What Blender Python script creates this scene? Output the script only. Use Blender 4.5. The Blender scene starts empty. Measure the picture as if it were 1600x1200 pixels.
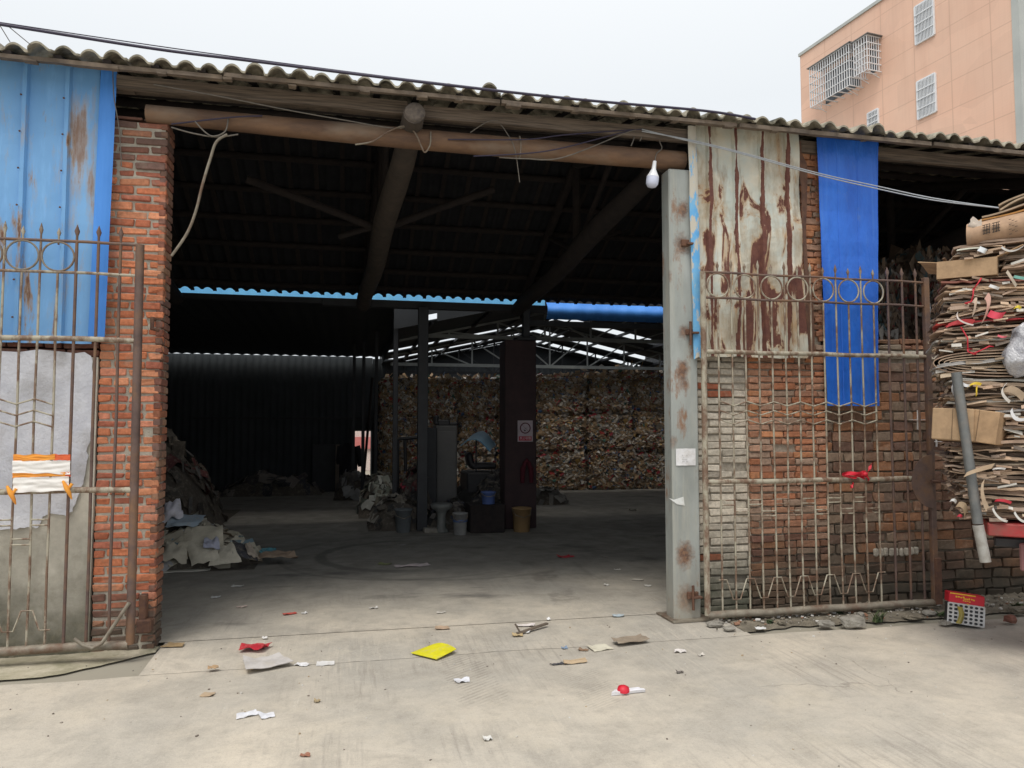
import bpy, math, random
import numpy as np
from mathutils import Vector, Matrix, noise as mnoise

R = math.radians
S = bpy.context.scene
# ---------------------------------------------------------------- camera, sky, sun, exposure
CAM_D, CAM_H, YAW, PITCH, FPX = 6.13, 1.70, R(12.25), R(3.25), 1150.0
cd = bpy.data.cameras.new('camera'); cam = bpy.data.objects.new('camera', cd); S.collection.objects.link(cam)
cd.sensor_width = 36.0; cd.lens = 36.0 * FPX / 1600.0; cd.clip_start = 0.05; cd.clip_end = 3000
cam.location = (0, -CAM_D, CAM_H); cam.rotation_euler = (R(90) + PITCH, 0, -YAW)
S.camera = cam
SUN_EL, SUN_AZ = R(62), R(212)          # azimuth measured from +y clockwise: high, behind the camera to the left
w = bpy.data.worlds.new("World"); S.world = w; w.use_nodes = True
nt = w.node_tree; nt.nodes.clear()
sky = nt.nodes.new('ShaderNodeTexSky'); sky.sky_type = 'NISHITA'; sky.sun_disc = False
sky.sun_elevation = SUN_EL; sky.sun_rotation = SUN_AZ; sky.dust_density = 6; sky.air_density = 1.0
hsv = nt.nodes.new('ShaderNodeHueSaturation'); hsv.inputs['Saturation'].default_value = 0.35
sk_s = nt.nodes.new('ShaderNodeVectorMath'); sk_s.operation = 'SCALE'; sk_s.inputs['Scale'].default_value = 0.012
tc = nt.nodes.new('ShaderNodeTexCoord'); sep = nt.nodes.new('ShaderNodeSeparateXYZ')
ramp = nt.nodes.new('ShaderNodeValToRGB')   # overcast cloud deck: brighter towards the zenith
ramp.color_ramp.elements[0].position = 0.0; ramp.color_ramp.elements[0].color = (.66, .70, .73, 1)
ramp.color_ramp.elements[1].position = 1.0; ramp.color_ramp.elements[1].color = (1.0, 1.0, 1.0, 1)
e = ramp.color_ramp.elements.new(0.40); e.color = (.66, .69, .715, 1)
cl = nt.nodes.new('ShaderNodeVectorMath'); cl.operation = 'SCALE'; cl.inputs['Scale'].default_value = 1.0
add = nt.nodes.new('ShaderNodeVectorMath'); add.operation = 'ADD'
bg = nt.nodes.new('ShaderNodeBackground'); bg.inputs['Strength'].default_value = 1.0
wo = nt.nodes.new('ShaderNodeOutputWorld')
L = nt.links.new
L(sky.outputs[0], hsv.inputs['Color']); L(hsv.outputs[0], sk_s.inputs[0])
L(tc.outputs['Generated'], sep.inputs[0]); L(sep.outputs['Z'], ramp.inputs[0]); L(ramp.outputs[0], cl.inputs[0])
L(sk_s.outputs[0], add.inputs[0]); L(cl.outputs[0], add.inputs[1]); L(add.outputs[0], bg.inputs[0]); L(bg.outputs[0], wo.inputs[0])
sd = bpy.data.lights.new('sun', 'SUN'); sd.energy = 1.5; sd.angle = R(25); sd.color = (1, .95, .87)
so = bpy.data.objects.new('sun', sd); S.collection.objects.link(so)
so.rotation_euler = Vector((-math.sin(SUN_AZ) * math.cos(SUN_EL), -math.cos(SUN_AZ) * math.cos(SUN_EL), -math.sin(SUN_EL))).to_track_quat('-Z', 'Y').to_euler()
so.location = (-4, -8, 14)
vs = S.view_settings; S.display_settings.display_device = 'sRGB'
vs.view_transform = 'Standard'; vs.look = 'None'; vs.exposure = 0.32; vs.gamma = 1.0; vs.use_curve_mapping = False
S.cycles.max_bounces = 8; S.cycles.diffuse_bounces = 5; S.cycles.use_denoising = True

# ---------------------------------------------------------------- survey helpers: pixel of the photo + known plane -> place
_F0 = np.array([math.sin(YAW), math.cos(YAW), 0]); _R = np.array([math.cos(YAW), -math.sin(YAW), 0]); _Z = np.array([0, 0, 1.])
_F = _F0 * math.cos(PITCH) + _Z * math.sin(PITCH); _U = _Z * math.cos(PITCH) - _F0 * math.sin(PITCH); _C = np.array([0, -CAM_D, CAM_H])
def ray(u, v): return _R * (u - 800) / FPX + _U * (600 - v) / FPX + _F
def at_y(u, v, y): r = ray(u, v); p = _C + r * (y - _C[1]) / r[1]; return Vector(p)
def at_z(u, v, z=0.0): r = ray(u, v); p = _C + r * (z - _C[2]) / r[2]; return Vector(p)
def X(u, y, v=700): return at_y(u, v, y).x
def Zv(u, v, y): return at_y(u, v, y).z
def lin(r, g, b):
    f = lambda c: (c / 255 / 12.92) if c <= 10 else ((c / 255 + .055) / 1.055) ** 2.4
    return (f(r), f(g), f(b))

# ---------------------------------------------------------------- mesh builder
class MB:
    def __init__(s): s.v = []; s.f = []; s.mi = []; s.sm = []; s.c = []
    def add(s, vs, fs, col=(1, 1, 1), mi=0, sm=False):
        b = len(s.v); s.v.extend([tuple(p) for p in vs])
        for f in fs: s.f.append(tuple(b + i for i in f)); s.mi.append(mi); s.sm.append(sm); s.c.append(col)
    def box(s, c, size, rot=None, col=(1, 1, 1), mi=0, ch=0.0, jit=0.0, rnd=random):
        c = Vector(c); hx, hy, hz = [a / 2 for a in size]; rot = rot or Matrix.Identity(3)
        pts = []
        if ch <= 0:
            for sx in (-1, 1):
                for sy in (-1, 1):
                    for sz in (-1, 1):
                        p = Vector((sx * hx, sy * hy, sz * hz))
                        if jit: p += Vector([rnd.uniform(-jit, jit) for _ in range(3)])
                        pts.append(c + rot @ p)
            s.add(pts, [(0, 1, 3, 2), (4, 6, 7, 5), (0, 4, 5, 1), (2, 3, 7, 6), (0, 2, 6, 4), (1, 5, 7, 3)], col, mi); return
        ch = min(ch, hx * .9, hy * .9, hz * .9)
        idx = {}
        for sx in (-1, 1):
            for sy in (-1, 1):
                for sz in (-1, 1):
                    j = Vector([rnd.uniform(-jit, jit) for _ in range(3)]) if jit else Vector()
                    for a in range(3):
                        p = Vector((sx * (hx - (ch if a != 0 else 0)), sy * (hy - (ch if a != 1 else 0)), sz * (hz - (ch if a != 2 else 0))))
                        idx[(sx, sy, sz, a)] = len(pts); pts.append(c + rot @ (p + j))
        fs = []
        for a in range(3):
            o1, o2 = (a + 1) % 3, (a + 2) % 3
            for sg in (-1, 1):
                q = []
                for s1, s2 in ((-1, -1), (1, -1), (1, 1), (-1, 1)):
                    k = [0, 0, 0]; k[a] = sg; k[o1] = s1; k[o2] = s2; q.append(idx[(k[0], k[1], k[2], a)])
                fs.append(q if sg > 0 else q[::-1])
        for a in range(3):              # edge bevels along axis a
            o1, o2 = (a + 1) % 3, (a + 2) % 3
            for s1 in (-1, 1):
                for s2 in (-1, 1):
                    def K(sa, ax):
                        k = [0, 0, 0]; k[a] = sa; k[o1] = s1; k[o2] = s2; return idx[(k[0], k[1], k[2], ax)]
                    q = [K(-1, o1), K(1, o1), K(1, o2), K(-1, o2)]
                    fs.append(q if s1 * s2 < 0 else q[::-1])
        for sx in (-1, 1):
            for sy in (-1, 1):
                for sz in (-1, 1):
                    q = [idx[(sx, sy, sz, a)] for a in range(3)]
                    fs.append(q if sx * sy * sz > 0 else q[::-1])
        s.add(pts, fs, col, mi)
    def bar(s, a, b, w, h=None, up=(0, 0, 1), col=(1, 1, 1), mi=0, ch=0.0, jit=0):
        a, b = Vector(a), Vector(b); d = b - a; l = d.length; x = d.normalized(); up = Vector(up)
        y = up.cross(x)
        if y.length < 1e-4: y = Vector((0, 1, 0)).cross(x)
        y.normalize(); z = x.cross(y); m = Matrix((x, y, z)).transposed()
        s.box((a + b) / 2, (l, w, h or w), m, col, mi, ch, jit)
    def tube(s, pts, r, n=8, col=(1, 1, 1), mi=0, caps=True, closed=False):
        pts = [Vector(p) for p in pts]; m = len(pts); rs = r if isinstance(r, (list, tuple)) else [r] * m
        V = []; prev = None
        for i, p in enumerate(pts):
            if closed: d = pts[(i + 1) % m] - pts[i - 1]
            else: d = pts[min(i + 1, m - 1)] - pts[max(i - 1, 0)]
            d.normalize()
            if prev is None:
                a = Vector((0, 0, 1)) if abs(d.z) < .9 else Vector((1, 0, 0)); x = d.cross(a).normalized()
            else:
                x = (prev - d * prev.dot(d)).normalized()
            prev = x; y = d.cross(x)
            for k in range(n):
                t = 2 * math.pi * k / n; V.append(p + (x * math.cos(t) + y * math.sin(t)) * rs[i])
        F = []
        for i in range(m if closed else m - 1):
            j = (i + 1) % m
            for k in range(n):
                k2 = (k + 1) % n; F.append((i * n + k, i * n + k2, j * n + k2, j * n + k))
        s.add(V, F, col, mi, True)
        if caps and not closed:
            s.add(V[:n], [tuple(range(n))[::-1]], col, mi); s.add(V[-n:], [tuple(range(n))], col, mi)
    def lathe(s, prof, c, n=20, axis=(0, 0, 1), col=(1, 1, 1), mi=0, cap=True, jit=0):
        c = Vector(c); q = Vector((0, 0, 1)).rotation_difference(Vector(axis)); V = []; F = []
        for (r, z) in prof:
            for k in range(n):
                t = 2 * math.pi * k / n; V.append(c + q @ Vector((r * math.cos(t), r * math.sin(t), z)))
        for i in range(len(prof) - 1):
            for k in range(n):
                k2 = (k + 1) % n; F.append((i * n + k, i * n + k2, (i + 1) * n + k2, (i + 1) * n + k))
        s.add(V, F, col, mi, True)
        if cap: s.add(V[:n], [tuple(range(n))[::-1]], col, mi); s.add(V[-n:], [tuple(range(n))], col, mi)
    def prism(s, poly, o, ux, uy, th, col=(1, 1, 1), mi=0):
        """polygon (2-D list) in plane o,ux,uy, thickness th along ux x uy"""
        o, ux, uy = Vector(o), Vector(ux), Vector(uy); nrm = ux.cross(uy).normalized(); n = len(poly)
        A = [o + ux * p[0] + uy * p[1] for p in poly]; B = [p + nrm * th for p in A]
        s.add(A + B, [tuple(range(n))[::-1], tuple(range(n, 2 * n))] + [(i, (i + 1) % n, n + (i + 1) % n, n + i) for i in range(n)], col, mi)
    def grid(s, fn, nu, nv, th=0.0, col=(1, 1, 1), mi=0, sm=True):
        V = [Vector(fn(i / nu, j / nv)) for j in range(nv + 1) for i in range(nu + 1)]
        W = nu + 1
        F = [(j * W + i, j * W + i + 1, (j + 1) * W + i + 1, (j + 1) * W + i) for j in range(nv) for i in range(nu)]
        if th <= 0: s.add(V, F, col, mi, sm); return
        N = [Vector() for _ in V]
        for f in F:
            n = (V[f[1]] - V[f[0]]).cross(V[f[3]] - V[f[0]])
            for i in f: N[i] += n
        B = [p - (n.normalized() if n.length else Vector((0, 0, 1))) * th for p, n in zip(V, N)]
        s.add(V, F, col, mi, sm); s.add(B, [f[::-1] for f in F], col, mi, sm)
        ring = [i for i in range(nu)] + [j * W + nu for j in range(nv)] + [nv * W + i for i in range(nu, 0, -1)] + [j * W for j in range(nv, 0, -1)]
        m = len(ring); s.add([V[i] for i in ring] + [B[i] for i in ring], [(m + i, m + (i + 1) % m, (i + 1) % m, i) for i in range(m)], col, mi)
    def build(s, name, mats, parent=None, pf=None, origin=None):
        me = bpy.data.meshes.new(name); V = np.array(s.v, dtype=np.float64)
        if parent is not None:
            o = Vector(parent['_base'])
        elif origin is not None: o = Vector(origin)
        else:
            lo, hi = V.min(0), V.max(0); o = Vector(((lo[0] + hi[0]) / 2, (lo[1] + hi[1]) / 2, lo[2]))
        me.from_pydata((V - np.array(o)).tolist(), [], s.f)
        mats = mats if isinstance(mats, (list, tuple)) else [mats]
        for m in mats: me.materials.append(m)
        me.polygons.foreach_set('material_index', s.mi); me.polygons.foreach_set('use_smooth', s.sm)
        a = me.attributes.new('P', 'FLOAT_VECTOR', 'POINT')
        Pv = V if pf is None else np.array([pf(p) for p in s.v]); a.data.foreach_set('vector', Pv.astype(np.float32).ravel())
        nl = [len(f) for f in s.f]; cc = np.repeat(np.array([tuple(c) + (1,) for c in s.c], dtype=np.float32), nl, axis=0)
        ca = me.attributes.new('col', 'FLOAT_COLOR', 'CORNER'); ca.data.foreach_set('color', cc.ravel())
        me.update()
        ob = bpy.data.objects.new(name, me); S.collection.objects.link(ob)
        if parent is not None:
            ob.parent = parent; ob.location = (0, 0, 0)
        else: ob.location = o
        ob['_base'] = tuple(o)
        return ob
def thing(name, label, cat, loc, group=None):
    o = bpy.data.objects.new(name, None); S.collection.objects.link(o); o.location = loc; o['_base'] = tuple(loc)
    o.empty_display_size = .2; return tag(o, label, cat, group)
def tag(o, label, cat, group=None, kind=None):
    o['label'] = label; o['category'] = cat
    if group: o['group'] = group
    if kind: o['kind'] = kind
    return o
def struct(o): o['kind'] = 'structure'; return o
def dup(root, dx, label, group=None):
    r = root.copy(); S.collection.objects.link(r); r.location = Vector(root.location) + Vector(dx); r['label'] = label
    r['_base'] = tuple(r.location)
    if group: r['group'] = group
    for ch in list(root.children):
        c = ch.copy(); S.collection.objects.link(c); c.parent = r
        for g in ch.children: d = g.copy(); S.collection.objects.link(d); d.parent = c
    return r

# ---------------------------------------------------------------- materials
class NG:
    def __init__(s, name):
        s.m = bpy.data.materials.new(name); s.m.use_nodes = True; s.t = s.m.node_tree; s.t.nodes.clear()
        s.out = s.n('OutputMaterial'); s.b = s.n('BsdfPrincipled'); s.l(s.b.outputs[0], s.out.inputs[0])
        a = s.n('Attribute'); a.attribute_name = 'P'; s.P = a.outputs['Vector']
        a = s.n('Attribute'); a.attribute_name = 'col'; s.col = a.outputs['Color']
    def n(s, t): return s.t.nodes.new('ShaderNode' + t)
    def l(s, a, b): s.t.links.new(a, b)
    def put(s, sock, v):
        if isinstance(v, bpy.types.NodeSocket): s.l(v, sock)
        elif isinstance(v, (tuple, list)) and len(v) == 3 and len(sock.default_value) == 4: sock.default_value = (*v, 1)
        else: sock.default_value = v
    def map(s, sc=(1, 1, 1), rot=(0, 0, 0), loc=(0, 0, 0), src=None):
        m = s.n('Mapping'); s.l(src or s.P, m.inputs[0]); m.inputs['Scale'].default_value = sc; m.inputs['Rotation'].default_value = rot; m.inputs['Location'].default_value = loc
        return m.outputs[0]
    def noise(s, scale, detail=6, rough=.6, vec=None, dist=0):
        n = s.n('TexNoise'); s.l(vec or s.P, n.inputs['Vector']); n.inputs['Scale'].default_value = scale; n.inputs['Detail'].default_value = detail
        n.inputs['Roughness'].default_value = rough; n.inputs['Distortion'].default_value = dist; return n.outputs['Fac']
    def vor(s, scale, feat='F1', vec=None, out='Distance'):
        n = s.n('TexVoronoi'); n.feature = feat; s.l(vec or s.P, n.inputs['Vector']); n.inputs['Scale'].default_value = scale; return n.outputs[out]
    def ramp(s, f, a, b, lo=0.0, hi=1.0):
        n = s.n('MapRange'); s.put(n.inputs[0], f)
        for i, v in enumerate((a, b, lo, hi)): n.inputs[i + 1].default_value = v
        n.clamp = True; return n.outputs[0]
    def math(s, op, a, b=0.0):
        n = s.n('Math'); n.operation = op; s.put(n.inputs[0], a); s.put(n.inputs[1], b); return n.outputs[0]
    def mix(s, f, a, b, mode='MIX'):
        n = s.n('Mix'); n.data_type = 'RGBA'; n.blend_type = mode; s.put(n.inputs[0], f); s.put(n.inputs[6], a); s.put(n.inputs[7], b); return n.outputs[2]
    def axis(s, i):
        n = s.n('SeparateXYZ'); s.l(s.P, n.inputs[0]); return n.outputs[i]
    def bump(s, h, st=.3, d=.01):
        n = s.n('Bump'); n.inputs['Strength'].default_value = st; n.inputs['Distance'].default_value = d; s.l(h, n.inputs['Height']); s.l(n.outputs[0], s.b.inputs['Normal'])
    def done(s, col, rough=.8, metal=0.0, spec=None):
        s.put(s.b.inputs['Base Color'], col); s.put(s.b.inputs['Roughness'], rough); s.put(s.b.inputs['Metallic'], metal)
        if spec is not None: s.b.inputs['Specular IOR Level'].default_value = spec
        return s.m
def simple(name, c1, c2=None, scale=8, rough=.8, metal=0.0, bump=.25, bd=.006, dirt=None, spec=None):
    g = NG(name); c2 = c2 or tuple(x * .7 for x in c1)
    n = g.noise(scale, 8, .62); c = g.mix(g.ramp(n, .32, .68), c1, c2)
    if dirt:
        d = g.ramp(g.noise(scale * .35, 6, .7), .48, .66); c = g.mix(d, c, dirt)
    g.bump(g.noise(scale * 5, 4), bump, bd); return g.done(c, rough, metal, spec)
def attr(name, rough=.85, mott=.35, scale=30, bump=.4, bd=.004, dirt=None, spec=None):
    g = NG(name); n = g.ramp(g.noise(scale, 6, .65), .3, .72, 1 - mott, 1 + mott * .4)
    c = g.mix(1.0, g.col, n, 'MULTIPLY')
    nn = g.t.nodes[-1]
    if dirt: c = g.mix(g.ramp(g.noise(13, 7, .72), .5, .75, 0, .55), c, dirt)
    g.bump(g.noise(scale * 2.5, 5), bump, bd); return g.done(c, rough, 0, spec)

def m_ground(name, tint=1.0, floor=False):
    g = NG(name)
    big = g.noise(.55, 5, .6); mid = g.noise(2.6, 8, .68, dist=.4); fine = g.noise(60, 4, .7)
    tan = (.60 * tint, .535 * tint, .44 * tint); grey = (.43 * tint, .40 * tint, .35 * tint)
    c = g.mix(g.ramp(big, .36, .62), tan, grey)
    c = g.mix(g.ramp(mid, .44, .72, 0, .7), c, (.31 * tint, .285 * tint, .245 * tint))
    c = g.mix(g.ramp(g.noise(1.3, 7, .7, g.map((1, 1, 1), loc=(7, 3, 0))), .54, .70, 0, .65), c, (.56 * tint, .50 * tint, .405 * tint))
    # dragged tyre / broom streaks, running obliquely across the slab
    st = g.noise(30, 3, .6, g.map((1, .05, 1), (0, 0, R(-28)))); stm = g.ramp(g.noise(.9, 3, .5, g.map(loc=(3, 9, 0))), .50, .62)
    c = g.mix(g.math('MULTIPLY', g.ramp(st, .5, .72), g.math('MULTIPLY', stm, .55)), c, (.24 * tint, .215 * tint, .19 * tint))
    st2 = g.noise(38, 3, .6, g.map((1, .06, 1), (0, 0, R(70)))); stm2 = g.ramp(g.noise(.8, 3, .5, g.map(loc=(13, 2, 0))), .52, .64)
    c = g.mix(g.math('MULTIPLY', g.ramp(st2, .5, .7), g.math('MULTIPLY', stm2, .4)), c, (.62 * tint, .56 * tint, .47 * tint))
    pat = g.noise(9, 8, .72, g.map(loc=(5, 5, 0))); c = g.mix(g.ramp(pat, .5, .7, 0, .38), c, (.29 * tint, .265 * tint, .225 * tint)); c = g.mix(g.ramp(pat, .44, .30, 0, .35), c, (.63 * tint, .575 * tint, .47 * tint))
    sc = g.noise(22, 5, .7, g.map((1, .12, 1), (0, 0, R(52)), (1, 1, 0))); c = g.mix(g.math('MULTIPLY', g.ramp(sc, .60, .72, 0, .5), g.ramp(g.noise(1.9, 4, .6, g.map(loc=(4, 8, 0))), .46, .6)), c, (.66 * tint, .62 * tint, .54 * tint))
    def tread(p0, p1, w_, n_per, amt, c):        # tyre tread print: short cross-bars between p0 and p1
        d = Vector((p1[0] - p0[0], p1[1] - p0[1], 0)); l_ = d.length; a_ = math.atan2(d.y, d.x)
        mp = g.n('Mapping'); mp.vector_type = 'TEXTURE'; g.l(g.P, mp.inputs[0]); mp.inputs['Location'].default_value = (p0[0], p0[1], 0); mp.inputs['Rotation'].default_value = (0, 0, a_)
        sx = g.n('SeparateXYZ'); g.l(mp.outputs[0], sx.inputs[0]); x_, y_ = sx.outputs[0], sx.outputs[1]
        rag = g.math('MULTIPLY', g.math('SUBTRACT', g.noise(5, 5, .65), .5), w_ * .8)
        m = g.math('MULTIPLY', g.ramp(g.math('ADD', g.math('ABSOLUTE', y_), rag), w_ * .5, w_ * .42), g.math('MULTIPLY', g.ramp(x_, 0, l_ * .12), g.ramp(x_, l_, l_ * .85)))
        br = g.ramp(g.math('SINE', g.math('MULTIPLY', g.math('ADD', x_, g.math('MULTIPLY', y_, .6)), 6.283 * n_per / l_)), -.3, .5); m = g.math('MULTIPLY', g.math('MULTIPLY', m, br), g.ramp(g.noise(7, 5, .7), .36, .56, 0, amt)); return g.mix(m, c, (.16 * tint, .145 * tint, .125 * tint))
    for (ua, va, ub, vb, w_, n_, am) in ((705, 1020, 770, 1105, .34, 26, .34), (900, 1045, 960, 1110, .30, 24, .22)):
        A_, B_ = at_z(ua, va), at_z(ub, vb); c = tread((A_.x, A_.y), (B_.x, B_.y), w_, n_, am, c)
    # cracks
    cr = g.vor(.75, 'DISTANCE_TO_EDGE', g.map((1, 1, 1), src=None)); 
    nz = g.n('TexNoise'); nz.inputs['Scale'].default_value = 3.0; nz.inputs['Detail'].default_value = 6; g.l(g.P, nz.inputs['Vector'])
    vm = g.n('VectorMath'); vm.operation = 'MULTIPLY_ADD'; g.l(nz.outputs['Color'], vm.inputs[0]); vm.inputs[1].default_value = (.5, .5, 0); g.l(g.P, vm.inputs[2])
    cr = g.vor(.42, 'DISTANCE_TO_EDGE', vm.outputs[0])
    crm = g.math('MULTIPLY', g.ramp(cr, .0, .0035, 1, 0), g.ramp(g.noise(.7, 2, .5, g.map(loc=(31, 4, 0))), .57, .63))
    c = g.mix(g.math('MULTIPLY', crm, .4), c, (.12, .105, .09))
    # small dark specks and pale grit
    sp = g.ramp(g.vor(7, 'F1', vm.outputs[0]), .03, .06, .6, 0); c = g.mix(g.math('MULTIPLY', sp, g.ramp(g.noise(1.3, 2), .6, .66)), c, (.17, .14, .12))
    gr_ = g.noise(160, 3, .7); c = g.mix(g.ramp(gr_, .55, .75, 0, .4), c, (.23, .205, .175)); c = g.mix(g.ramp(gr_, .45, .28, 0, .4), c, (.70, .65, .56))
    c = g.mix(g.ramp(fine, .56, .78, 0, .45), c, (.6 * tint, .56 * tint, .49 * tint)); c = g.mix(g.ramp(fine, .46, .26, 0, .4), c, (.22, .20, .18))
    if floor:      # cement floor: greyer cement, colour darkened inwards to stand for indoor shade, ragged edge
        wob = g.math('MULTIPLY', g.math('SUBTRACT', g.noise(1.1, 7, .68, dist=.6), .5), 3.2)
        indoor_shade = g.ramp(g.math('ADD', g.axis(1), wob), .1, 2.6); c = g.mix(indoor_shade, c, g.mix(g.ramp(mid, .35, .65), (.30, .285, .255), (.21, .20, .18)))
        def arc(cu, cv, ru, rv, w_, amt, c, lo, hi):      # curved tyre scrub marks
            C_ = at_z(cu, cv); r_ = (at_z(ru, rv) - C_).length; vmn = g.n('VectorMath'); vmn.operation = 'DISTANCE'; g.l(g.map((1, 1, 0)), vmn.inputs[0]); vmn.inputs[1].default_value = (C_.x, C_.y, 0)
            rag = g.math('MULTIPLY', g.math('SUBTRACT', g.noise(3, 4, .6), .5), w_ * 1.2); m = g.ramp(g.math('ABSOLUTE', g.math('ADD', g.math('SUBTRACT', vmn.outputs['Value'], r_), rag)), w_, w_ * .5); m = g.math('MULTIPLY', m, g.math('MULTIPLY', g.ramp(g.axis(0), lo, lo + .3), g.ramp(g.axis(0), hi, hi - .5))); return g.mix(g.math('MULTIPLY', m, amt), c, (.045, .043, .042))
        c = arc(640, 868, 505, 880, .10, .42, c, -.9, 1.0); c = arc(640, 868, 520, 905, .05, .25, c, -1.2, 1.8); c = arc(700, 860, 780, 905, .06, .22, c, 0, 2.6)
        c = tread((at_z(825, 872).x, at_z(825, 872).y), (at_z(905, 965).x, at_z(905, 965).y), .32, 3, .5, c)
        oil = g.ramp(g.noise(.75, 5, .65, g.map((.7, 1.6, 1), loc=(2.2, 0, 0))), .57, .68, 0, .7); c = g.mix(oil, c, (.09, .087, .083))
        tr = g.noise(5, 3, .55, g.map((1, .10, 1), (0, 0, R(24)))); c = g.mix(g.ramp(tr, .62, .78, 0, .3), c, (.11, .105, .10))
    h = g.math('ADD', g.math('MULTIPLY', fine, .6), g.math('MULTIPLY', mid, .9)); h = g.math('SUBTRACT', h, crm)
    g.bump(h, .35, .012); return g.done(c, g.ramp(mid, .3, .7, .72, .95), 0, .25)

def m_rustpaint(name):        # pale peeling paint over maroon rust on the ribbed sheet
    g = NG(name)
    p = g.mix(g.ramp(g.noise(5, 5), .35, .65), (.62, .575, .47), (.49, .53, .49))
    p = g.mix(g.ramp(g.noise(3.2, 6, .7, g.map((1, 1, .35))), .46, .62, 0, .85), p, (.36, .29, .20))
    p = g.mix(g.ramp(g.noise(9, 6, .7, g.map((1, 1, .2), loc=(4, 0, 0))), .56, .72, 0, .8), p, (.27, .20, .13))
    n = g.noise(3.9, 9, .6, g.map((1.1, 1, .45), loc=(2.2, 0, 1.1)), .8)
    zz = g.ramp(g.axis(2), 2.3, 4.4, .025, -.045)
    rm = g.ramp(g.math('ADD', n, g.math('ADD', zz, g.math('MULTIPLY', g.math('SUBTRACT', g.noise(26, 5, .7), .5), .05))), .550, .572)
    # flaking along the rib edges
    fx = g.math('ABSOLUTE', g.math('SUBTRACT', g.math('FRACT', g.math('DIVIDE', g.math('SUBTRACT', g.axis(0), 3.02), .262)), .46))
    edge = g.ramp(g.math('ADD', fx, g.math('MULTIPLY', g.math('SUBTRACT', g.noise(11, 7, .65, g.map((1, 1, .3))), .5), .20)), .050, .058, 1, 0)
    m = g.math('MAXIMUM', rm, g.math('MULTIPLY', edge, g.ramp(g.noise(2.3, 3), .30, .36)))
    halo = g.ramp(g.math('ADD', n, g.math('ADD', zz, g.math('MULTIPLY', g.math('SUBTRACT', g.noise(15, 6, .7, g.map((1, 1, .4))), .5), .10))), .50, .565, 0, .8)
    p = g.mix(halo, p, (.42, .25, .115))
    r = g.mix(g.ramp(g.noise(16, 7, .7), .35, .7), (.105, .038, .032), (.175, .072, .048))
    g.bump(g.math('SUBTRACT', g.noise(45, 4), g.math('MULTIPLY', m, .6)), .5, .004)
    return g.done(g.mix(m, p, r), g.ramp(m, 0, 1, .55, .9))
def m_bluesheet(name, base, dark, rust=.6, zlo=0, streak=True):
    g = NG(name)
    c = g.mix(g.ramp(g.noise(2.2, 5, .6, g.map((1, 1, .4))), .34, .68), base, dark)
    c = g.mix(g.ramp(g.noise(14, 5, .65, g.map((1, 1, .15))), .55, .75, 0, .35), c, tuple(min(1, x * 1.35 + .05) for x in base))
    if rust:
        n = g.noise(2.6, 8, .66, g.map((2.4, 1, .42), loc=(.9, 0, .3)))
        c = g.mix(g.ramp(n, 1 - rust, 1 - rust + .06), c, (.30, .20, .12))
        c = g.mix(g.ramp(n, 1 - rust + .05, 1 - rust + .08), c, (.14, .065, .04))
    g.bump(g.noise(4, 3), .25, .01)
    return g.done(c, .5, 0, .4)
def m_plaster(name):
    g = NG(name); z = g.axis(2)
    c = g.mix(g.ramp(g.noise(3, 7, .65), .35, .65), (.56, .525, .45), (.38, .355, .30))
    lowm = g.ramp(g.math('ADD', z, g.math('MULTIPLY', g.math('SUBTRACT', g.noise(2.6, 8, .7), .5), 1.6)), -.05, .95, 1, 0)
    c = g.mix(g.math('MULTIPLY', lowm, .88), c, (.062, .060, .038))
    c = g.mix(g.math('MULTIPLY', lowm, g.ramp(g.noise(16, 6, .7), .5, .68)), c, (.22, .20, .15))
    dr = g.ramp(g.noise(6, 4, .6, g.map((1, 1, .08))), .55, .75, 0, .4); c = g.mix(dr, c, (.2, .185, .15))
    g.bump(g.noise(18, 6), .4, .012); return g.done(c, .92, 0, .2)
def m_brick(name, dirt=(.10, .09, .07), z0=.25, z1=.75, amt=.9, top=None):
    g = NG(name); z = g.axis(2)
    c = g.mix(1.0, g.col, g.ramp(g.noise(34, 6, .65), .3, .72, .6, 1.12), 'MULTIPLY')
    c = g.mix(g.ramp(g.noise(7, 7, .7), .55, .72, 0, .5), c, (.34, .28, .22))
    lowm = g.ramp(g.math('ADD', z, g.math('MULTIPLY', g.math('SUBTRACT', g.noise(4, 6, .65), .5), .9)), z0, z1, amt, 0)
    c = g.mix(lowm, c, dirt)
    if top:
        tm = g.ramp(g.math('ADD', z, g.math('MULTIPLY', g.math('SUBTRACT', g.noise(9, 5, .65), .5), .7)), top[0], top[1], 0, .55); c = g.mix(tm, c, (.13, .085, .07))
    g.bump(g.noise(55, 6, .7), .6, .006); return g.done(c, .92, 0, .2)

M = {}
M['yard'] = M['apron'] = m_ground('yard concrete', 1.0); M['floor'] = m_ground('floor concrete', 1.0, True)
M['soil'] = simple('soil', (.27, .235, .18), (.12, .105, .08), 9, .95, bump=.8, bd=.03)
M['far_ground'] = simple('far ground', (.36, .33, .27), (.27, .25, .2), .3, .95)
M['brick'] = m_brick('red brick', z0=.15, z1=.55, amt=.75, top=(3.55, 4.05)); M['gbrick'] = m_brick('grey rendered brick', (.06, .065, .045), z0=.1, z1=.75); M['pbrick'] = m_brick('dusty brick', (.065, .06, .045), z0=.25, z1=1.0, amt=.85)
M['dbrick'] = m_brick('soiled brick', (.062, .056, .044), .12, .85, .92)
M['mortar'] = simple('mortar', (.46, .42, .35), (.31, .28, .235), 22, .95, bump=.7, bd=.01)
M['dmortar'] = simple('dark mortar', (.36, .32, .265), (.20, .175, .145), 14, .95, bump=.7, bd=.01)
M['plaster'] = m_plaster('stained plaster')
M['whitewash'] = simple('whitewash', (.68, .69, .74), (.52, .53, .59), 5.5, .9, bump=.6, bd=.012, dirt=(.42, .415, .43))
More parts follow.
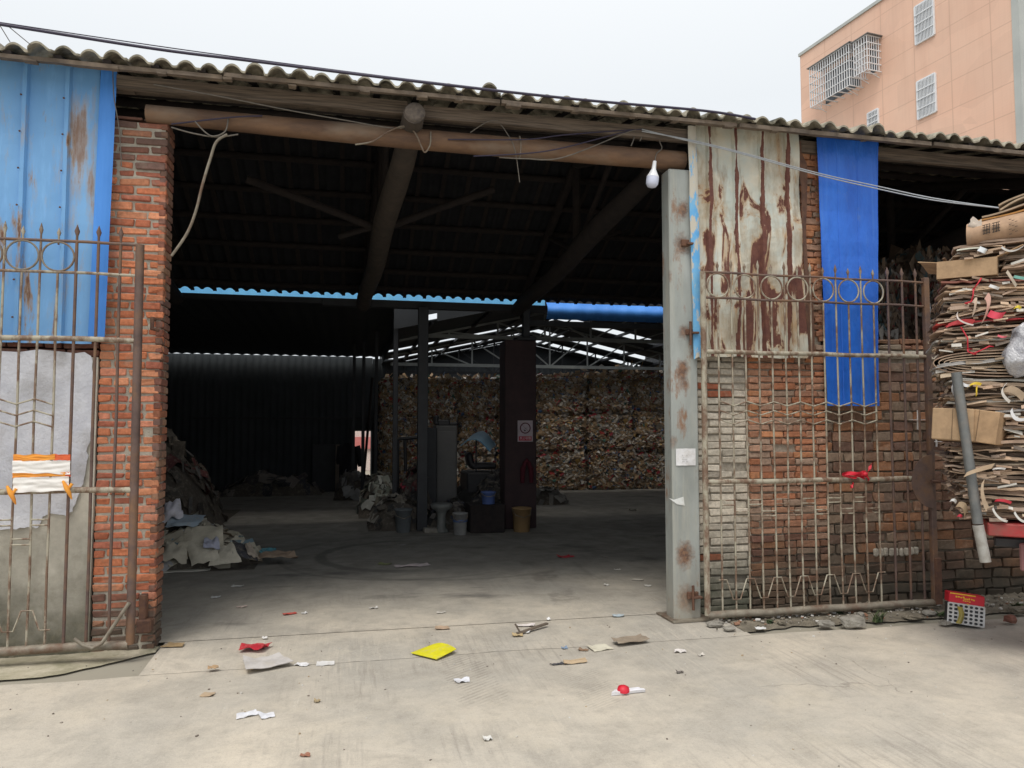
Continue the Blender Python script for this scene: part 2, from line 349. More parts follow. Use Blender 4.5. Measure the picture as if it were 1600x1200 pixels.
M['blueL'] = m_bluesheet('faded blue sheet', (.185, .40, .70), (.135, .325, .62), .42)
def rust_run(m):
    t = m.node_tree; bs = [n for n in t.nodes if n.type == 'BSDF_PRINCIPLED'][0]; old = bs.inputs['Base Color'].links[0].from_socket
    g = NG.__new__(NG); g.m, g.t, g.b = m, t, bs; g.P = [n for n in t.nodes if n.type == 'ATTRIBUTE' and n.attribute_name == 'P'][0].outputs['Vector']
    x, z = g.axis(0), g.axis(2)
    box = g.math('MULTIPLY', g.ramp(g.math('ABSOLUTE', g.math('ADD', x, 2.035)), .075, .11, 1, 0), g.math('MULTIPLY', g.ramp(z, 3.15, 3.55), g.ramp(z, 4.45, 4.0)))
    n = g.math('ADD', g.noise(6, 8, .68, g.map((2.2, 1, .35), loc=(2, 0, 0))), g.math('MULTIPLY', box, .20))
    n = g.math('ADD', n, g.math('MULTIPLY', g.math('SUBTRACT', g.noise(30, 6, .75, g.map((1, 1, .5))), .5), .22)); c = g.mix(g.ramp(n, .54, .76, 0, .75), old, (.38, .30, .22)); c = g.mix(g.ramp(n, .68, .86, 0, .85), c, (.20, .105, .06)); g.l(c, bs.inputs['Base Color'])
rust_run(M['blueL'])
M['bluetrim'] = m_bluesheet('blue trim', (.07, .27, .74), (.05, .21, .62), 0); M['skyblue'] = m_bluesheet('sky blue fascia', (.20, .58, .95), (.17, .52, .90), 0)
g = NG('creased blue sheet'); c_ = g.mix(g.ramp(g.noise(2.4, 6, .65, g.map((1.4, 1, .35))), .34, .66), (.024, .165, .70), (.013, .105, .52)); c_ = g.mix(g.ramp(g.noise(5, 7, .7, g.map((2.5, 1, .12), loc=(3, 0, 0))), .54, .72, 0, .45), c_, (.075, .24, .72)); c_ = g.mix(g.ramp(g.noise(8, 8, .72, g.map((1, 1, .5), loc=(7, 1, 2))), .60, .74, 0, .5), c_, (.10, .17, .34)); g.bump(g.noise(2.6, 5, .6, g.map((1.2, 1, .6))), .7, .05); M['blueR'] = g.done(c_, .42, 0, .45)
M['blueflake'] = None
M['rustpaint'] = m_rustpaint('peeling rusty sheet')
g = NG('flaking blue paint'); n_ = g.ramp(g.math('ADD', g.noise(10, 8, .65, g.map((1, 1, .35))), g.ramp(g.axis(2), 3.6, 4.4, 0, .14)), .50, .54)
g.bump(g.noise(40), .3, .004); M['blueflake'] = g.done(g.mix(n_, g.mix(g.ramp(g.noise(6), .4, .6), (.10, .36, .70), (.16, .42, .68)), (.50, .47, .40)), .6)
M['tile'] = simple('weathered roof tile', (.44, .405, .32), (.22, .20, .155), 9, .95, bump=.7, bd=.01, dirt=(.05, .05, .035))
M['wood'] = simple('weathered timber', (.20, .155, .115), (.095, .075, .06), 7, .9, bump=.6, bd=.008)
g = NG('grained timber'); gr = g.noise(9, 6, .6, g.map((.35, 3, 9))); c_ = g.mix(g.ramp(gr, .32, .68), (.20, .155, .12), (.058, .046, .037)); g.bump(gr, .5, .008); M['plank'] = g.done(c_, .9)
M['logwood'] = simple('old log', (.075, .058, .046), (.04, .033, .028), 7, .95, bump=.6, bd=.008)
M['darkwood'] = simple('shaded timber', (.030, .023, .021), (.015, .012, .013), 8, .95, bump=.5)  # timber colour darkened to stand for the shade under the roof
M['darktile'] = simple('shaded tile', (.016, .017, .021), (.009, .010, .014), 7, .95, bump=.5)  # dark copy of the roof tile, bluish interior shade put into its colour
M['logend'] = simple('log end grain', (.13, .105, .085), (.06, .05, .045), 30, .95)
g = NG('rusty pipe'); n_ = g.noise(5, 7, .65, g.map((.5, 1, 2))); c_ = g.mix(g.ramp(n_, .35, .65), (.20, .115, .066), (.105, .062, .042)); c_ = g.mix(g.ramp(g.noise(2.5, 5, .6, g.map((.4, 1, 1), loc=(5, 2, 1))), .48, .64, 0, .75), c_, (.225, .18, .14)); g.bump(g.noise(50), .4, .004); M['pipe'] = g.done(c_, .75, .1)
M['galv'] = None
g = NG('old galvanised column'); st_ = g.noise(7, 7, .7, g.map((1.5, 1.5, .12), loc=(3, 1, 0))); c_ = g.mix(g.ramp(g.noise(3, 7, .65, g.map((1, 1, .4))), .34, .66), (.42, .445, .43), (.29, .31, .295)); c_ = g.mix(g.ramp(st_, .5, .72, 0, .65), c_, (.47, .45, .38)); c_ = g.mix(g.ramp(g.noise(5, 8, .72, g.map((1.2, 1.2, .4), loc=(1, 8, 2))), .56, .66, 0, .9), c_, (.25, .13, .07)); 
for (u_, v_, r_, am_) in ((1068, 328, .075, .9), (1066, 382, .09, .8), (1068, 519, .06, .8), (1066, 578, .08, .95), (1070, 600, .05, .7), (1070, 867, .10, .95), (1072, 935, .10, .9), (1044, 720, .04, .6), (1043, 430, .05, .6), (1052, 690, .05, .5)):
    p_ = at_y(u_, v_, -.11); vm_ = g.n('VectorMath'); vm_.operation = 'DISTANCE'; g.l(g.map((1, 1, .7)), vm_.inputs[0]); vm_.inputs[1].default_value = (p_.x, p_.y, p_.z * .7)
    dd_ = g.math('ADD', vm_.outputs['Value'], g.math('MULTIPLY', g.math('SUBTRACT', g.noise(17, 7, .7), .5), r_ * 1.5)); c_ = g.mix(g.ramp(dd_, r_, r_ * .35, 0, am_), c_, g.mix(g.ramp(g.noise(40, 5), .4, .6), (.24, .125, .07), (.12, .065, .045)))
c_ = g.mix(g.ramp(g.axis(2), .55, .05, 0, .55), c_, (.33, .285, .22)); g.bump(g.noise(25), .25, .004); M['galv'] = g.done(c_, .6, .15)
M['scar'] = simple('rust scar', (.25, .13, .075), (.13, .07, .05), 26, .95, bump=.6, dirt=(.34, .29, .23))
M['rust'] = simple('rust', (.17, .085, .05), (.085, .045, .035), 18, .9, .1, bump=.5)
M['gate_brown'] = simple('brown gate paint', (.15, .098, .082), (.085, .055, .048), 9, .7, .1, bump=.35, dirt=(.20, .11, .06))
g = NG('chipped gate paint'); n_ = g.noise(11, 7, .65, g.map((1, 1, .5))); c_ = g.mix(g.ramp(n_, .44, .56), (.37, .34, .265), (.17, .105, .07)); c_ = g.mix(g.ramp(g.noise(30, 5), .5, .7, 0, .5), c_, (.30, .27, .21)); g.bump(n_, .4, .003); M['gate_pale'] = g.done(c_, .7)
M['gate_grey'] = simple('grey gate metal', (.30, .27, .215), (.16, .135, .105), 12, .65, .2, dirt=(.15, .09, .06))
M['white_bar'] = simple('white bars', (.78, .80, .82), (.68, .70, .74), 6, .5)
M['glass'] = NG('window glass').done((.06, .075, .09), .08, 0, .6)
M['wire'] = simple('wire', (.17, .15, .125), (.10, .09, .08), 20, .7)
M['cable'] = simple('black cable', (.035, .028, .06), (.025, .02, .045), 20, .5)
M['pale_wire'] = simple('pale twin wire', (.42, .45, .48), (.33, .35, .38), 20, .6)
M['bulb'] = simple('bulb shell', (.80, .82, .86), (.78, .80, .84), 3, .3, bump=.02); M['bulb_lens'] = simple('bulb diffuser', (.62, .66, .82), (.60, .64, .80), 3, .35, bump=.02)
M['cloth_white'] = simple('white cloth', (.80, .78, .75), (.72, .69, .66), 8, .9, bump=.3); M['cloth_orange'] = simple('orange cloth', (.72, .22, .035), (.78, .36, .05), 5, .85); M['cloth_red'] = simple('red cloth', (.58, .075, .04), (.66, .14, .04), 6, .85)
M['ribbon'] = simple('red ribbon', (.62, .015, .035), (.5, .01, .03), 12, .5, bump=.2)
M['paper'] = attr('paper', .85, .22, 9, .5, .006, dirt=(.42, .37, .29)); M['kraft'] = attr('cardboard', .9, .30, 12, .35, .004); M['chips'] = attr('baled paper', .9, .35, 14, .4, .01)
M['attr_gloss'] = attr('painted goods', .45, .12, 6, .1, .002)
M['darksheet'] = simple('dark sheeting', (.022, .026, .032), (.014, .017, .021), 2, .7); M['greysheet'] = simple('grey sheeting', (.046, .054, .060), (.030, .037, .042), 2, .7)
M['truss'] = simple('pale truss steel', (.42, .44, .43), (.30, .32, .32), 6, .6, .1); M['dpost'] = simple('dark post', (.034, .037, .044), (.02, .022, .027), 5, .55, .2)
M['dpillar'] = simple('maroon pillar render', (.055, .032, .034), (.036, .024, .027), 5, .9)
M['red_steel'] = simple('red truck paint', (.42, .035, .035), (.30, .028, .03), 6, .6, dirt=(.20, .09, .07)); M['grey_steel'] = simple('grey steel pole', (.19, .20, .20), (.12, .125, .125), 9, .5, .3, dirt=(.22, .2, .18)); M['pale_steel'] = simple('worn galvanised end', (.42, .42, .40), (.28, .26, .23), 14, .6, .2)
M['tyre'] = simple('tyre rubber', (.03, .03, .03), (.022, .022, .022), 20, .85); M['blackp'] = simple('black plastic', (.03, .031, .035), (.02, .02, .024), 9, .5)
M['twine'] = simple('red twine', (.6, .03, .05), (.45, .02, .04), 12, .6)
g = NG('plastic film'); g.b.inputs['Transmission Weight'].default_value = 0.0; g.bump(g.noise(14, 4), .9, .03); M['film'] = g.done(g.mix(g.ramp(g.noise(9, 5), .4, .6), (.50, .50, .52), (.30, .30, .33)), .25, 0, .6)
M['stone'] = simple('rubble', (.34, .32, .28), (.20, .185, .16), 10, .95, bump=.8, bd=.02); M['leaf'] = attr('leaves', .7, .3, 20, .2, .003)
def m_peach():
    g = NG('peach facade tiles'); s_, z_ = g.axis(0), g.axis(2)
    def line(c, per, wd): 
        f = g.math('FRACT', g.math('DIVIDE', c, per)); return g.ramp(g.math('ABSOLUTE', g.math('SUBTRACT', f, .5)), .5 - wd / per, .5, 0, 1)
    l = g.math('MAXIMUM', line(s_, 1.35, .03), line(z_, .9, .025))
    c = g.mix(g.ramp(g.noise(.35, 4), .35, .65), (.80, .50, .365), (.79, .53, .40))
    c = g.mix(g.ramp(g.noise(2, 5), .4, .7, 0, .25), c, (.69, .44, .33))
    c = g.mix(g.ramp(g.noise(1.6, 6, .65, g.map((1, 1, .10))), .52, .72, 0, .35), c, (.60, .36, .26)); c = g.mix(1.0, c, g.ramp(g.vor(1.0, 'F1', g.map((1 / 1.35, .01, 1 / .9)), 'Color'), 0, 1, .93, 1.03), 'MULTIPLY')
    fine = g.math('MAXIMUM', line(s_, .27, .014), line(z_, .09, .008)); c = g.mix(g.math('MULTIPLY', fine, .10), c, (.5, .3, .22))
    return g.done(g.mix(g.math('MULTIPLY', l, .55), c, (.50, .30, .215)), .6)
M['peach'] = m_peach(); M['cement'] = simple('bare cement', (.50, .52, .50), (.40, .42, .41), .8, .9)

rnd = random.Random(7)
def U(a, b): return rnd.uniform(a, b)

# ================================================================ GROUND
def sheet(name, x0, x1, y0, y1, z, m, n=1):
    mb = MB(); mb.grid(lambda a, b: (x0 + (x1 - x0) * a, y0 + (y1 - y0) * b, z), n, n); return struct(mb.build(name, m))
sheet('ground', -600, 600, -600, 600, -.012, M['far_ground'])
YJ = -.60                                                                      # joint between the yard slab and the threshold apron
def edge_y(x): return YJ + .035 * mnoise.noise(Vector((x * 1.3, 2.1, 0))) + .012 * mnoise.noise(Vector((x * 9, 5.1, 0)))
mb = MB(); mb.grid(lambda a, b: ((-9 + 20 * a), -13 + (edge_y(-9 + 20 * a) + 13) * b, 0.0), 240, 1); struct(mb.build('yard_pavement', M['yard']))
mb = MB(); mb.grid(lambda a, b: ((-1.40 + 4.60 * a), edge_y(-1.40 + 4.60 * a) + .006 + (.18 - edge_y(-1.40 + 4.60 * a)) * b, .0 + .014 * min(1, b * 2.5)), 160, 8); struct(mb.build('threshold_apron', M['apron']))
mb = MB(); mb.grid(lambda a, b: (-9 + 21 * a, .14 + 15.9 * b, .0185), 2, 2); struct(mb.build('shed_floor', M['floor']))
# soil strips along the foot of the walls
def soil(name, x0, x1, y0f, y1, m, h=.05):
    mb = MB(); mb.grid(lambda a, b: (x0 + (x1 - x0) * a, y0f(x0 + (x1 - x0) * a) * (1 - b) + y1 * b, .004 + (h * (math.sin(b * math.pi * .5)) * (.5 + .8 * abs(mnoise.noise(Vector((a * 60, b * 5, 3))))) if 0 < b else .0)), 150, 9)
    return struct(mb.build(name, m))
soil('dirt_strip', 3.18, 9, lambda x: -.47 + .09 * mnoise.noise(Vector((x * 2, 0, 1))) + .04 * mnoise.noise(Vector((x * 8, 0, 1))), .05, M['soil'], .05)
M['mossy'] = simple('mossy cement', (.50, .45, .35), (.33, .30, .21), 5, .95, bump=.6, bd=.015, dirt=(.20, .19, .12))
soil('cement_strip', -8, -1.42, lambda x: -.5 + .07 * mnoise.noise(Vector((x * 1.7, 4, 1))) + .05 * mnoise.noise(Vector((x * 7, 4, 1))) + .42 * max(0, min(1, (x + 2.05) / .6)) ** 1.3, .05, M['mossy'], .018)

# ================================================================ BRICKWORK
RED = [(.62, .225, .115), (.57, .195, .10), (.65, .26, .14), (.50, .17, .095), (.66, .285, .16), (.44, .155, .10), (.60, .245, .155)]
DARKR = [(.22, .10, .075), (.25, .13, .10), (.28, .12, .085), (.20, .12, .10), (.36, .15, .09)]
GREY = [(.66, .60, .50), (.60, .54, .45), (.69, .62, .52), (.55, .49, .41), (.62, .56, .47)]
DULL = [(.48, .235, .145), (.42, .21, .135), (.52, .28, .18), (.38, .20, .13), (.45, .27, .19), (.50, .21, .115), (.40, .28, .21), (.55, .25, .13)]
SOIL = [(.27, .16, .11), (.24, .14, .10), (.31, .18, .12), (.21, .125, .095), (.36, .18, .10), (.27, .20, .15), (.24, .165, .125), (.30, .215, .155), (.38, .19, .105)]
def bricks(mb, o, ux, uy, W, z0, z1, pal, Lb=.24, h=.052, j=.011, dep=.05, jit=.004, skip=.0, gap=.5, proud=.006, mi=0, off=0):
    """courses over the face o + ux*W, outward normal uy; each brick a small chamfered block"""
    ux, uy = Vector(ux), Vector(uy); rot = Matrix((ux, uy, Vector((0, 0, 1)))).transposed()
    z = z0; k = off
    while z < z1 - h * .6:
        hh = min(h + U(-.003, .003), z1 - z); x = -(Lb / 2 + j / 2) * (k % 2) - U(0, .03)
        dz = U(-.003, .003)
        while x < W:
            lb = Lb if rnd.random() > .13 else Lb / 2 - j / 2
            a, b = max(x, 0), min(x + lb, W); x += lb + j + U(-.003, .004)
            if b - a < .03 or rnd.random() < skip: continue
            c = Vector(o) + ux * ((a + b) / 2) + uy * (U(-proud, proud) - dep / 2) + Vector((0, 0, z + hh / 2 + dz + U(-.002, .002)))
            p = pal(z) if callable(pal) else pal
            q = rnd.choice(p); t = U(.8, 1.15); 
            mb.box(c, (b - a, dep, hh), rot @ Matrix.Rotation(U(-.02, .02), 3, 'Y'), tuple(v * t for v in q), mi, .006, jit, rnd)
        z += h + j; k += 1
# ---- left brick pillar
root = thing('brick_pillar', 'orange red brick gate pillar on the left side of the shed opening', 'pillar', (-1.64, .25, 0))
x0, x1 = -1.885, -1.448; pl = lambda z: (DARKR + [RED[5]] if z > 3.7 and rnd.random() < .75 else RED if z > .4 else RED[3:] + DARKR)
mb = MB(); bricks(mb, (x0, 0, 0), (1, 0, 0), (0, -1, 0), x1 - x0, .0, 4.09, pl, Lb=.215, h=.049, j=.016, skip=.006, jit=.006)
bricks(mb, (x1, 0, 0), (0, 1, 0), (1, 0, 0), .24, .0, 4.09, lambda z: DARKR + SOIL[:4], proud=.001, jit=.001)
bricks(mb, (x0 + .01, .01, 0), (1, 0, 0), (0, -1, 0), x1 - x0 - .02, 4.095, 4.115, DARKR, dep=.2, h=.03)
mb.build('brick_face', M['brick'], root)
mb = MB(); mb.box(((x0 + x1) / 2 - .006, .124, 2.04), (x1 - x0 - .022, .225, 4.07)); mb.build('mortar_core', M['mortar'], root)
mb = MB(); mb.box((-1.52, -.02, .33), (.05, .09, .20), ch=.006); mb.box((-1.505, -.035, .2), (.10, .1, .10), ch=.01); mb.build('gate_pin', M['rust'], root)
mb = MB(); mb.tube([(-1.50, -.01, 2.52), (-1.50, -.09, 2.52), (-1.50, -.09, 2.44), (-1.45, -.09, 2.43)], .016, 6); mb.build('latch_hook', M['rust'], root)
# ---- left plastered wall with whitewash patch
root = thing('plaster_wall', 'grey plastered wall with a white patch, mossy at the foot', 'wall', (-4, .12, 0))
mb = MB(); mb.grid(lambda a, b: (-8 + (x0 - .008 + 8) * a, -.015 + .012 * mnoise.noise(Vector((a * 30, b * 9, 2))), 2.22 * b), 80, 24, .24, sm=True); mb.build('wall_body', M['plaster'], root)
edge = [(143, 556), (146, 590), (144, 640), (141, 690), (134, 704), (139, 712), (133, 740), (124, 772), (112, 800), (106, 806), (78, 803), (66, 808), (60, 826), (44, 822), (20, 828), (-20, 826), (-300, 820)]
poly = [(-5.2, 2.21)] + [(p.x, p.z) for p in (at_y(u, v, -.03) for u, v in [(-8, 548), (30, 550), (60, 546), (92, 549), (118, 552), (132, 550)])] 
for (ua, va), (ub, vb) in zip(edge, edge[1:]):
    for k in range(4):
        p = at_y(ua + (ub - ua) * k / 4 + U(-1.5, 1.5), va + (vb - va) * k / 4 + U(-1.5, 1.5), -.03); poly.append((p.x, p.z))
poly.append((-5.2, .9)); poly = poly[::-1]
mb = MB(); mb.prism(poly, (0, -.028, 0), (1, 0, 0), (0, 0, 1), .004); mb.build('whitewash_patch', M['whitewash'], root)
mb = MB(); bricks(mb, (-6, .0, 0), (1, 0, 0), (0, -1, 0), 6 + x0 - .01, 2.225, 2.34, DARKR, dep=.2); mb.build('brick_course', M['brick'], root)
# ---- right wall: grey rendered bricks, orange pier, soiled big-block wall
root = thing('brick_wall', 'old brick wall behind the right gate, grey, orange and sooty in turn', 'wall', (5.5, .15, 0))
mb = MB(); mb.box((3.32, .185, 1.16), (.50, .24, 2.30), col=(.40, .36, .30)); mb.box((6.8, .185, 1.24), (4.95, .24, 2.48), col=(.34, .295, .24)); mb.build('mortar_core', M['dbrick'], root)
mb = MB(); mb.box((3.95, .225, 2.15), (.76, .40, 4.30), col=(.44, .38, .31)); mb.build('pier_core', M['dbrick'], root)
mb = MB(); bricks(mb, (3.06, .04, 0), (1, 0, 0), (0, -1, 0), .52, .02, 2.34, lambda z: GREY + ([(.40, .14, .08)] if rnd.random() < .3 else GREY), h=.056, jit=.006, skip=.02, proud=.010)
mb.build('grey_brickwork', M['gbrick'], root)
mb = MB(); bricks(mb, (3.56, -.005, 0), (1, 0, 0), (0, -1, 0), .78, .02, 4.31, lambda z: DULL + (DARKR if z < .7 else []), Lb=.225, jit=.006, proud=.010, skip=.012); 
bricks(mb, (4.34, -.005, 0), (0, 1, 0), (1, 0, 0), .40, 2.5, 4.31, DULL); mb.build('orange_pier', M['pbrick'], root)
mb = MB()
bricks(mb, (4.345, .035, 0), (1, 0, 0), (0, -1, 0), 4.9, .02, 2.34, SOIL, Lb=.205, h=.082, j=.014, jit=.009, proud=.010, gap=.3)
bricks(mb, (4.345, .035, 0), (1, 0, 0), (0, -1, 0), 4.9, 2.355, 2.43, GREY, Lb=.3, h=.075, jit=.010)
bricks(mb, (4.345, .035, 0), (1, 0, 0), (0, -1, 0), 4.9, 2.44, 2.54, lambda z: [(.36, .19, .12), (.40, .25, .17), (.42, .34, .26), (.33, .17, .12)], h=.045, jit=.010, skip=.12, dep=.16)
mb.build('soiled_brickwork', M['dbrick'], root)
mb = MB()
for k in range(9):
    x = 4.86 + k * .055; mb.box((x, .022, .50 + .004 * math.sin(k)), (.05, .03, .075), ch=.012, jit=.005)
mb.build('mortar_band', M['mortar'], root)
mb = MB()                                             # white chalk crosses on the bricks
for (u, v, du, dv) in ((1434, 656, 13, 0), (1434, 656, 0, 15), (1463, 678, 0, 20), (1463, 690, 8, 0)):
    a, b = at_y(u - du, v - dv, .018), at_y(u + du, v + dv, .018); mb.bar(a, b, .004, .02, up=(0, 1, 0))
    
mb.build('chalk_mark', M['paper'], root)
# side and back enclosure, out of the daylight
def wall(name, label, c, size, m):
    mb = MB(); mb.box(c, size, ch=.01); return tag(mb.build(name, m), label, 'wall')

# ================================================================ RUSTY AND BLUE SHEETS ON THE FRONT
def ribbed(mb, xs0, xs1, zt, zb, y, pitch, rw, rd, first=0, wob=.006, slope=(0, 0), th=.003, nz=14, taper=(0, 0)):
    """trapezoid-ribbed sheet hung on the wall; ribs of width rw stand rd proud every pitch"""
    xs = [xs0]; ys = [0]; x = xs0 + first
    while x + rw < xs1:
        xs += [x, x + .012, x + rw - .012, x + rw]; ys += [0, rd, rd, 0]; x += pitch
        if x - pitch / 2 < xs1 - .02: xs.append(x - pitch / 2 + rw / 2); ys.append(.003)
    xs.append(xs1); ys.append(0)
    o = sorted(zip(xs, ys)); nx = len(o) - 1
    def fn(a, b):
        i = min(int(round(a * nx)), nx); X_, d = o[i]; t = b
        z = zb + (zt - zb) * b + (slope[0] * (1 - b) + slope[1] * b) * (X_ - xs0) + (.012 * mnoise.noise(Vector((X_ * 7, b * 3, 9))) if b < .01 else 0)
        return (X_ + taper[0] * (1 - b) * (X_ - xs0) / (xs1 - xs0) + taper[1] * (1 - b), y - d + wob * mnoise.noise(Vector((X_ * 4, z * 2.2, 3))) + wob * .5 * mnoise.noise(Vector((X_ * 9, z * 6, 5))), z)
    mb.grid(fn, nx, nz, th, sm=False)
root = thing('blue_sheet', 'faded blue ribbed metal sheet with rust streaks above the white plaster', 'metal sheet', (-4, -.06, 2.3))
mb = MB(); ribbed(mb, -6.4, -1.93, 4.47, 2.315, -.05, .29, .052, .032, first=.17, nz=26, wob=.010); mb.build('ribbed_sheet', M['blueL'], root)
mb = MB()
def trim(a, b): 
    z = 2.33 + 2.14 * b; w_ = .115; xx = -1.945 + w_ * a; return (xx + .03 * b, -.085 + .012 * math.sin(a * math.pi) * -1 + .004 * mnoise.noise(Vector((0, z * 2, 0))), z)
mb.grid(trim, 4, 16, .003, sm=False); mb.build('corner_trim', M['bluetrim'], root)
for k in range(14):
    mb = MB(); mb.box((-2.164 - .29 * (k % 2), -.088, 2.5 + .28 * (k // 2)), (.014, .012, .014), ch=.004); mb.build('screw', M['rust'], root)

root = thing('rusty_sheet', 'pale ribbed metal sheet eaten by maroon rust beside the steel column', 'metal sheet', (3.55, -.1, 2.27))
mb = MB(); ribbed(mb, 3.02, 4.06, 4.44, 2.32, -.085, .262, .06, .034, first=.09, wob=.030, nz=34, taper=(.05, 0)); mb.build('ribbed_sheet', M['rustpaint'], root)
mb = MB(); mb.grid(lambda a, b: (4.06 + .05 * (1 - b) + (.07 + .02 * math.sin(b * 9)) * a * (1 if b < .93 else .5), -.095 + .02 * a + .02 * mnoise.noise(Vector((a, b * 6, 0))), 2.32 + 2.05 * b), 3, 20, .003); mb.build('torn_edge', M['rust'], root)
mb = MB(); mb.grid(lambda a, b: (2.915 + .045 * (1 - b) * .6 + .082 * a + .006 * mnoise.noise(Vector((a, b * 7, 0))) , -.145 - .012 * math.sin(a * math.pi) + .008 * mnoise.noise(Vector((a * 2, b * 6, 4))), 2.31 + 2.08 * b - .05 * (1 - b) * abs(a - .5)), 4, 26, .004); tag(mb.build('blue_strip', M['blueflake']), 'narrow flashing strip with flaking sky blue paint between column and rusty sheet', 'metal strip')
mb = MB(); ribbed(mb, 4.25, 4.905, 4.42, 1.885, -.10, .22, .006, .004, first=.2, wob=.014, nz=18, taper=(-.11, .045)); tag(mb.build('metal_sheet', M['blueR']), 'bright deep blue metal sheet hanging in front of the brick wall', 'metal sheet')

# ================================================================ STEEL COLUMN, PIPE, BULB
root = thing('steel_column', 'grey galvanised steel gate column with rusty hinge lugs on the right of the opening', 'column', (2.83, .0, 0))
cxa = X(1050, -.11); mb = MB(); mb.box(((cxa + 2.995) / 2, -.028, 2.01), (2.995 - cxa, .165, 3.98), ch=.010); mb.build('shaft', M['galv'], root)
mb = MB(); mb.box((2.875, -.02, .026), (.37, .34, .014), Matrix.Rotation(.03, 3, 'Z')); mb.build('base_plate', M['gate_grey'], root)
for (u, v, h_, w_) in ((1070, 380, .06, .07), (1078, 519, .05, .08), (1082, 930, .06, .10)):
    p = at_y(u, v, -.12); mb = MB(); mb.box((p.x, -.125, p.z), (w_, .03, h_), ch=.004); mb.box((p.x + .03, -.15, p.z - h_ * .2), (w_ * .8, .06, .018), ch=.003)
    if v > 500: mb.tube([(p.x - .01, -.155, p.z + .09), (p.x - .01, -.155, p.z - .12)], .012, 6)
    mb.build('hinge_lug', M['rust'], root)
p0, p1 = at_y(1056, 701, -.117), at_y(1087, 727, -.117)
mb = MB(); mb.grid(lambda a, b: (p0.x + (p1.x - p0.x) * a, -.118 - .003 * abs(mnoise.noise(Vector((a * 3, b * 3, 0)))), p1.z + (p0.z - p1.z) * b + .004 * mnoise.noise(Vector((a * 9, b, 3)))), 6, 5, .001, col=(.78, .78, .80)); 
for k in range(4):
    for q in range(5):
        if rnd.random() < .7: mb.box((p0.x + .06 + q * .012, -.1235, p1.z + .035 + k * .018), (.008, .001, .007), col=(.55, .55, .57))
tag(mb.build('paper_notice', M['paper']), 'torn white paper notice pasted on the grey steel column', 'notice')
pts = [at_y(1045, 778, -.117), at_y(1053, 781, -.117), at_y(1068, 776, -.117), at_y(1070, 790, -.117), at_y(1058, 788, -.117)]
mb = MB(); mb.prism([(p.x, p.z) for p in pts][::-1], (0, -.1145, 0), (1, 0, 0), (0, 0, 1), .002, (.72, .74, .73)); tag(mb.build('sticker_remnant', M['paper']), 'torn pale scrap of a sticker low on the steel column', 'sticker')

mb = MB(); P0, P1 = Vector((-1.60, -.01, 4.145)), Vector((2.93, -.01, 4.115)); mb.tube([P0 + (P1 - P0) * t - Vector((0, 0, .015 * math.sin(math.pi * t))) for t in [i / 14 for i in range(15)]], [.068 + .018 * min(1, t * .16) for t in range(15)], 20); tag(mb.build('lintel_pipe', M['pipe']), 'long rusty steel pipe spanning the opening from pillar to column', 'pipe')

# ================================================================ ROOF OF THE FRONT SHED
RX0, RX1, YE, YRG, YB = -6.3, 9.4, -.34, 2.9, 6.15
ZE, ZR, ZB_ = 4.40, 5.22, Zv(560, 461, 6.15)
PER = .166
def tilesheet(mb, ya, za, yb, zb, ncourse, th, m_under=False):
    nx = int((RX1 - RX0) / PER); seg = 14; hj = [U(-.006, .01) for _ in range(nx + 2)]; dj = [[U(-.02, .025) for _ in range(ncourse)] for _ in range(nx + 2)]
    for c in range(ncourse):
        for side in (0,):
            y0, y1 = ya + (yb - ya) * c / ncourse, ya + (yb - ya) * (c + 1.12) / ncourse
            z0, z1 = za + (zb - za) * c / ncourse, za + (zb - za) * (c + 1.12) / ncourse
            up = .016
            V = []; 
            for j in range(2):
                for i in range(nx * seg + 1):
                    k = i // seg; ph = (i % seg) / seg
                    hump = (max(0, math.sin(math.pi * min(1, ph / .74))) ** .72) * (.034 if m_under else .046) if ph < .74 else -.005 * math.sin(math.pi * (ph - .74) / .26)
                    d = dj[k][c] * (.3 if m_under else 1.3); lift = 0 if m_under else hj[k] + (.03 if (k * 7 + c * 3) % 11 == 0 and ph < .74 else 0)
                    y, z = (y0, z0 + up) if j == 0 else (y1, z1 - .004)
                    sag = .012 * mnoise.noise(Vector(((RX0 + k * PER) * .6, 0, 0)))
                    V.append((RX0 + i * PER / seg, y + (d * (1 if ya < yb else -1) if j == 0 else 0), z + hump + (lift if j == 0 else lift * .3) + sag))
            W = nx * seg + 1; Bv = [(p[0], p[1], p[2] - th) for p in V]
            F = [(i, i + 1, W + i + 1, W + i) for i in range(W - 1)]
            mb.add(V, F, sm=True); mb.add(Bv, [f[::-1] for f in F], sm=True)
            mb.add(V[:W] + Bv[:W], [(W + i, W + i + 1, i + 1, i) for i in range(W - 1)])
root = thing('shed_roof', 'weathered grey barrel tile roof of the front shed on timber boards', 'roof', (1.5, 2.9, 4.35))
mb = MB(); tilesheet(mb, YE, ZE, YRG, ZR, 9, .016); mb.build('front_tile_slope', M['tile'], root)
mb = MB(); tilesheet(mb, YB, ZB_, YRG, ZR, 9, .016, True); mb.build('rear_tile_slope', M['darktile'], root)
mb = MB(); mb.tube([(RX0 + .4 * i, YRG, ZR + .06 + .01 * math.sin(i * 2.1)) for i in range(40)], .10, 8); mb.build('ridge_cap', M['tile'], root)
def purlin(y, z, r, m, nm='purlin', x0=RX0, x1=RX1, wob=.02):
    mb = MB(); mb.tube([(x, y + wob * mnoise.noise(Vector((x * .5, y, 0))), z + wob * mnoise.noise(Vector((x * .4, y, 7)))) for x in np.linspace(x0, x1, 24)], [r * (1 + .15 * mnoise.noise(Vector((i * .4, y, 1)))) for i in range(24)], 8); mb.build(nm, m, root)
def zf(y): return ZE + (ZR - ZE) * (y - YE) / (YRG - YE)
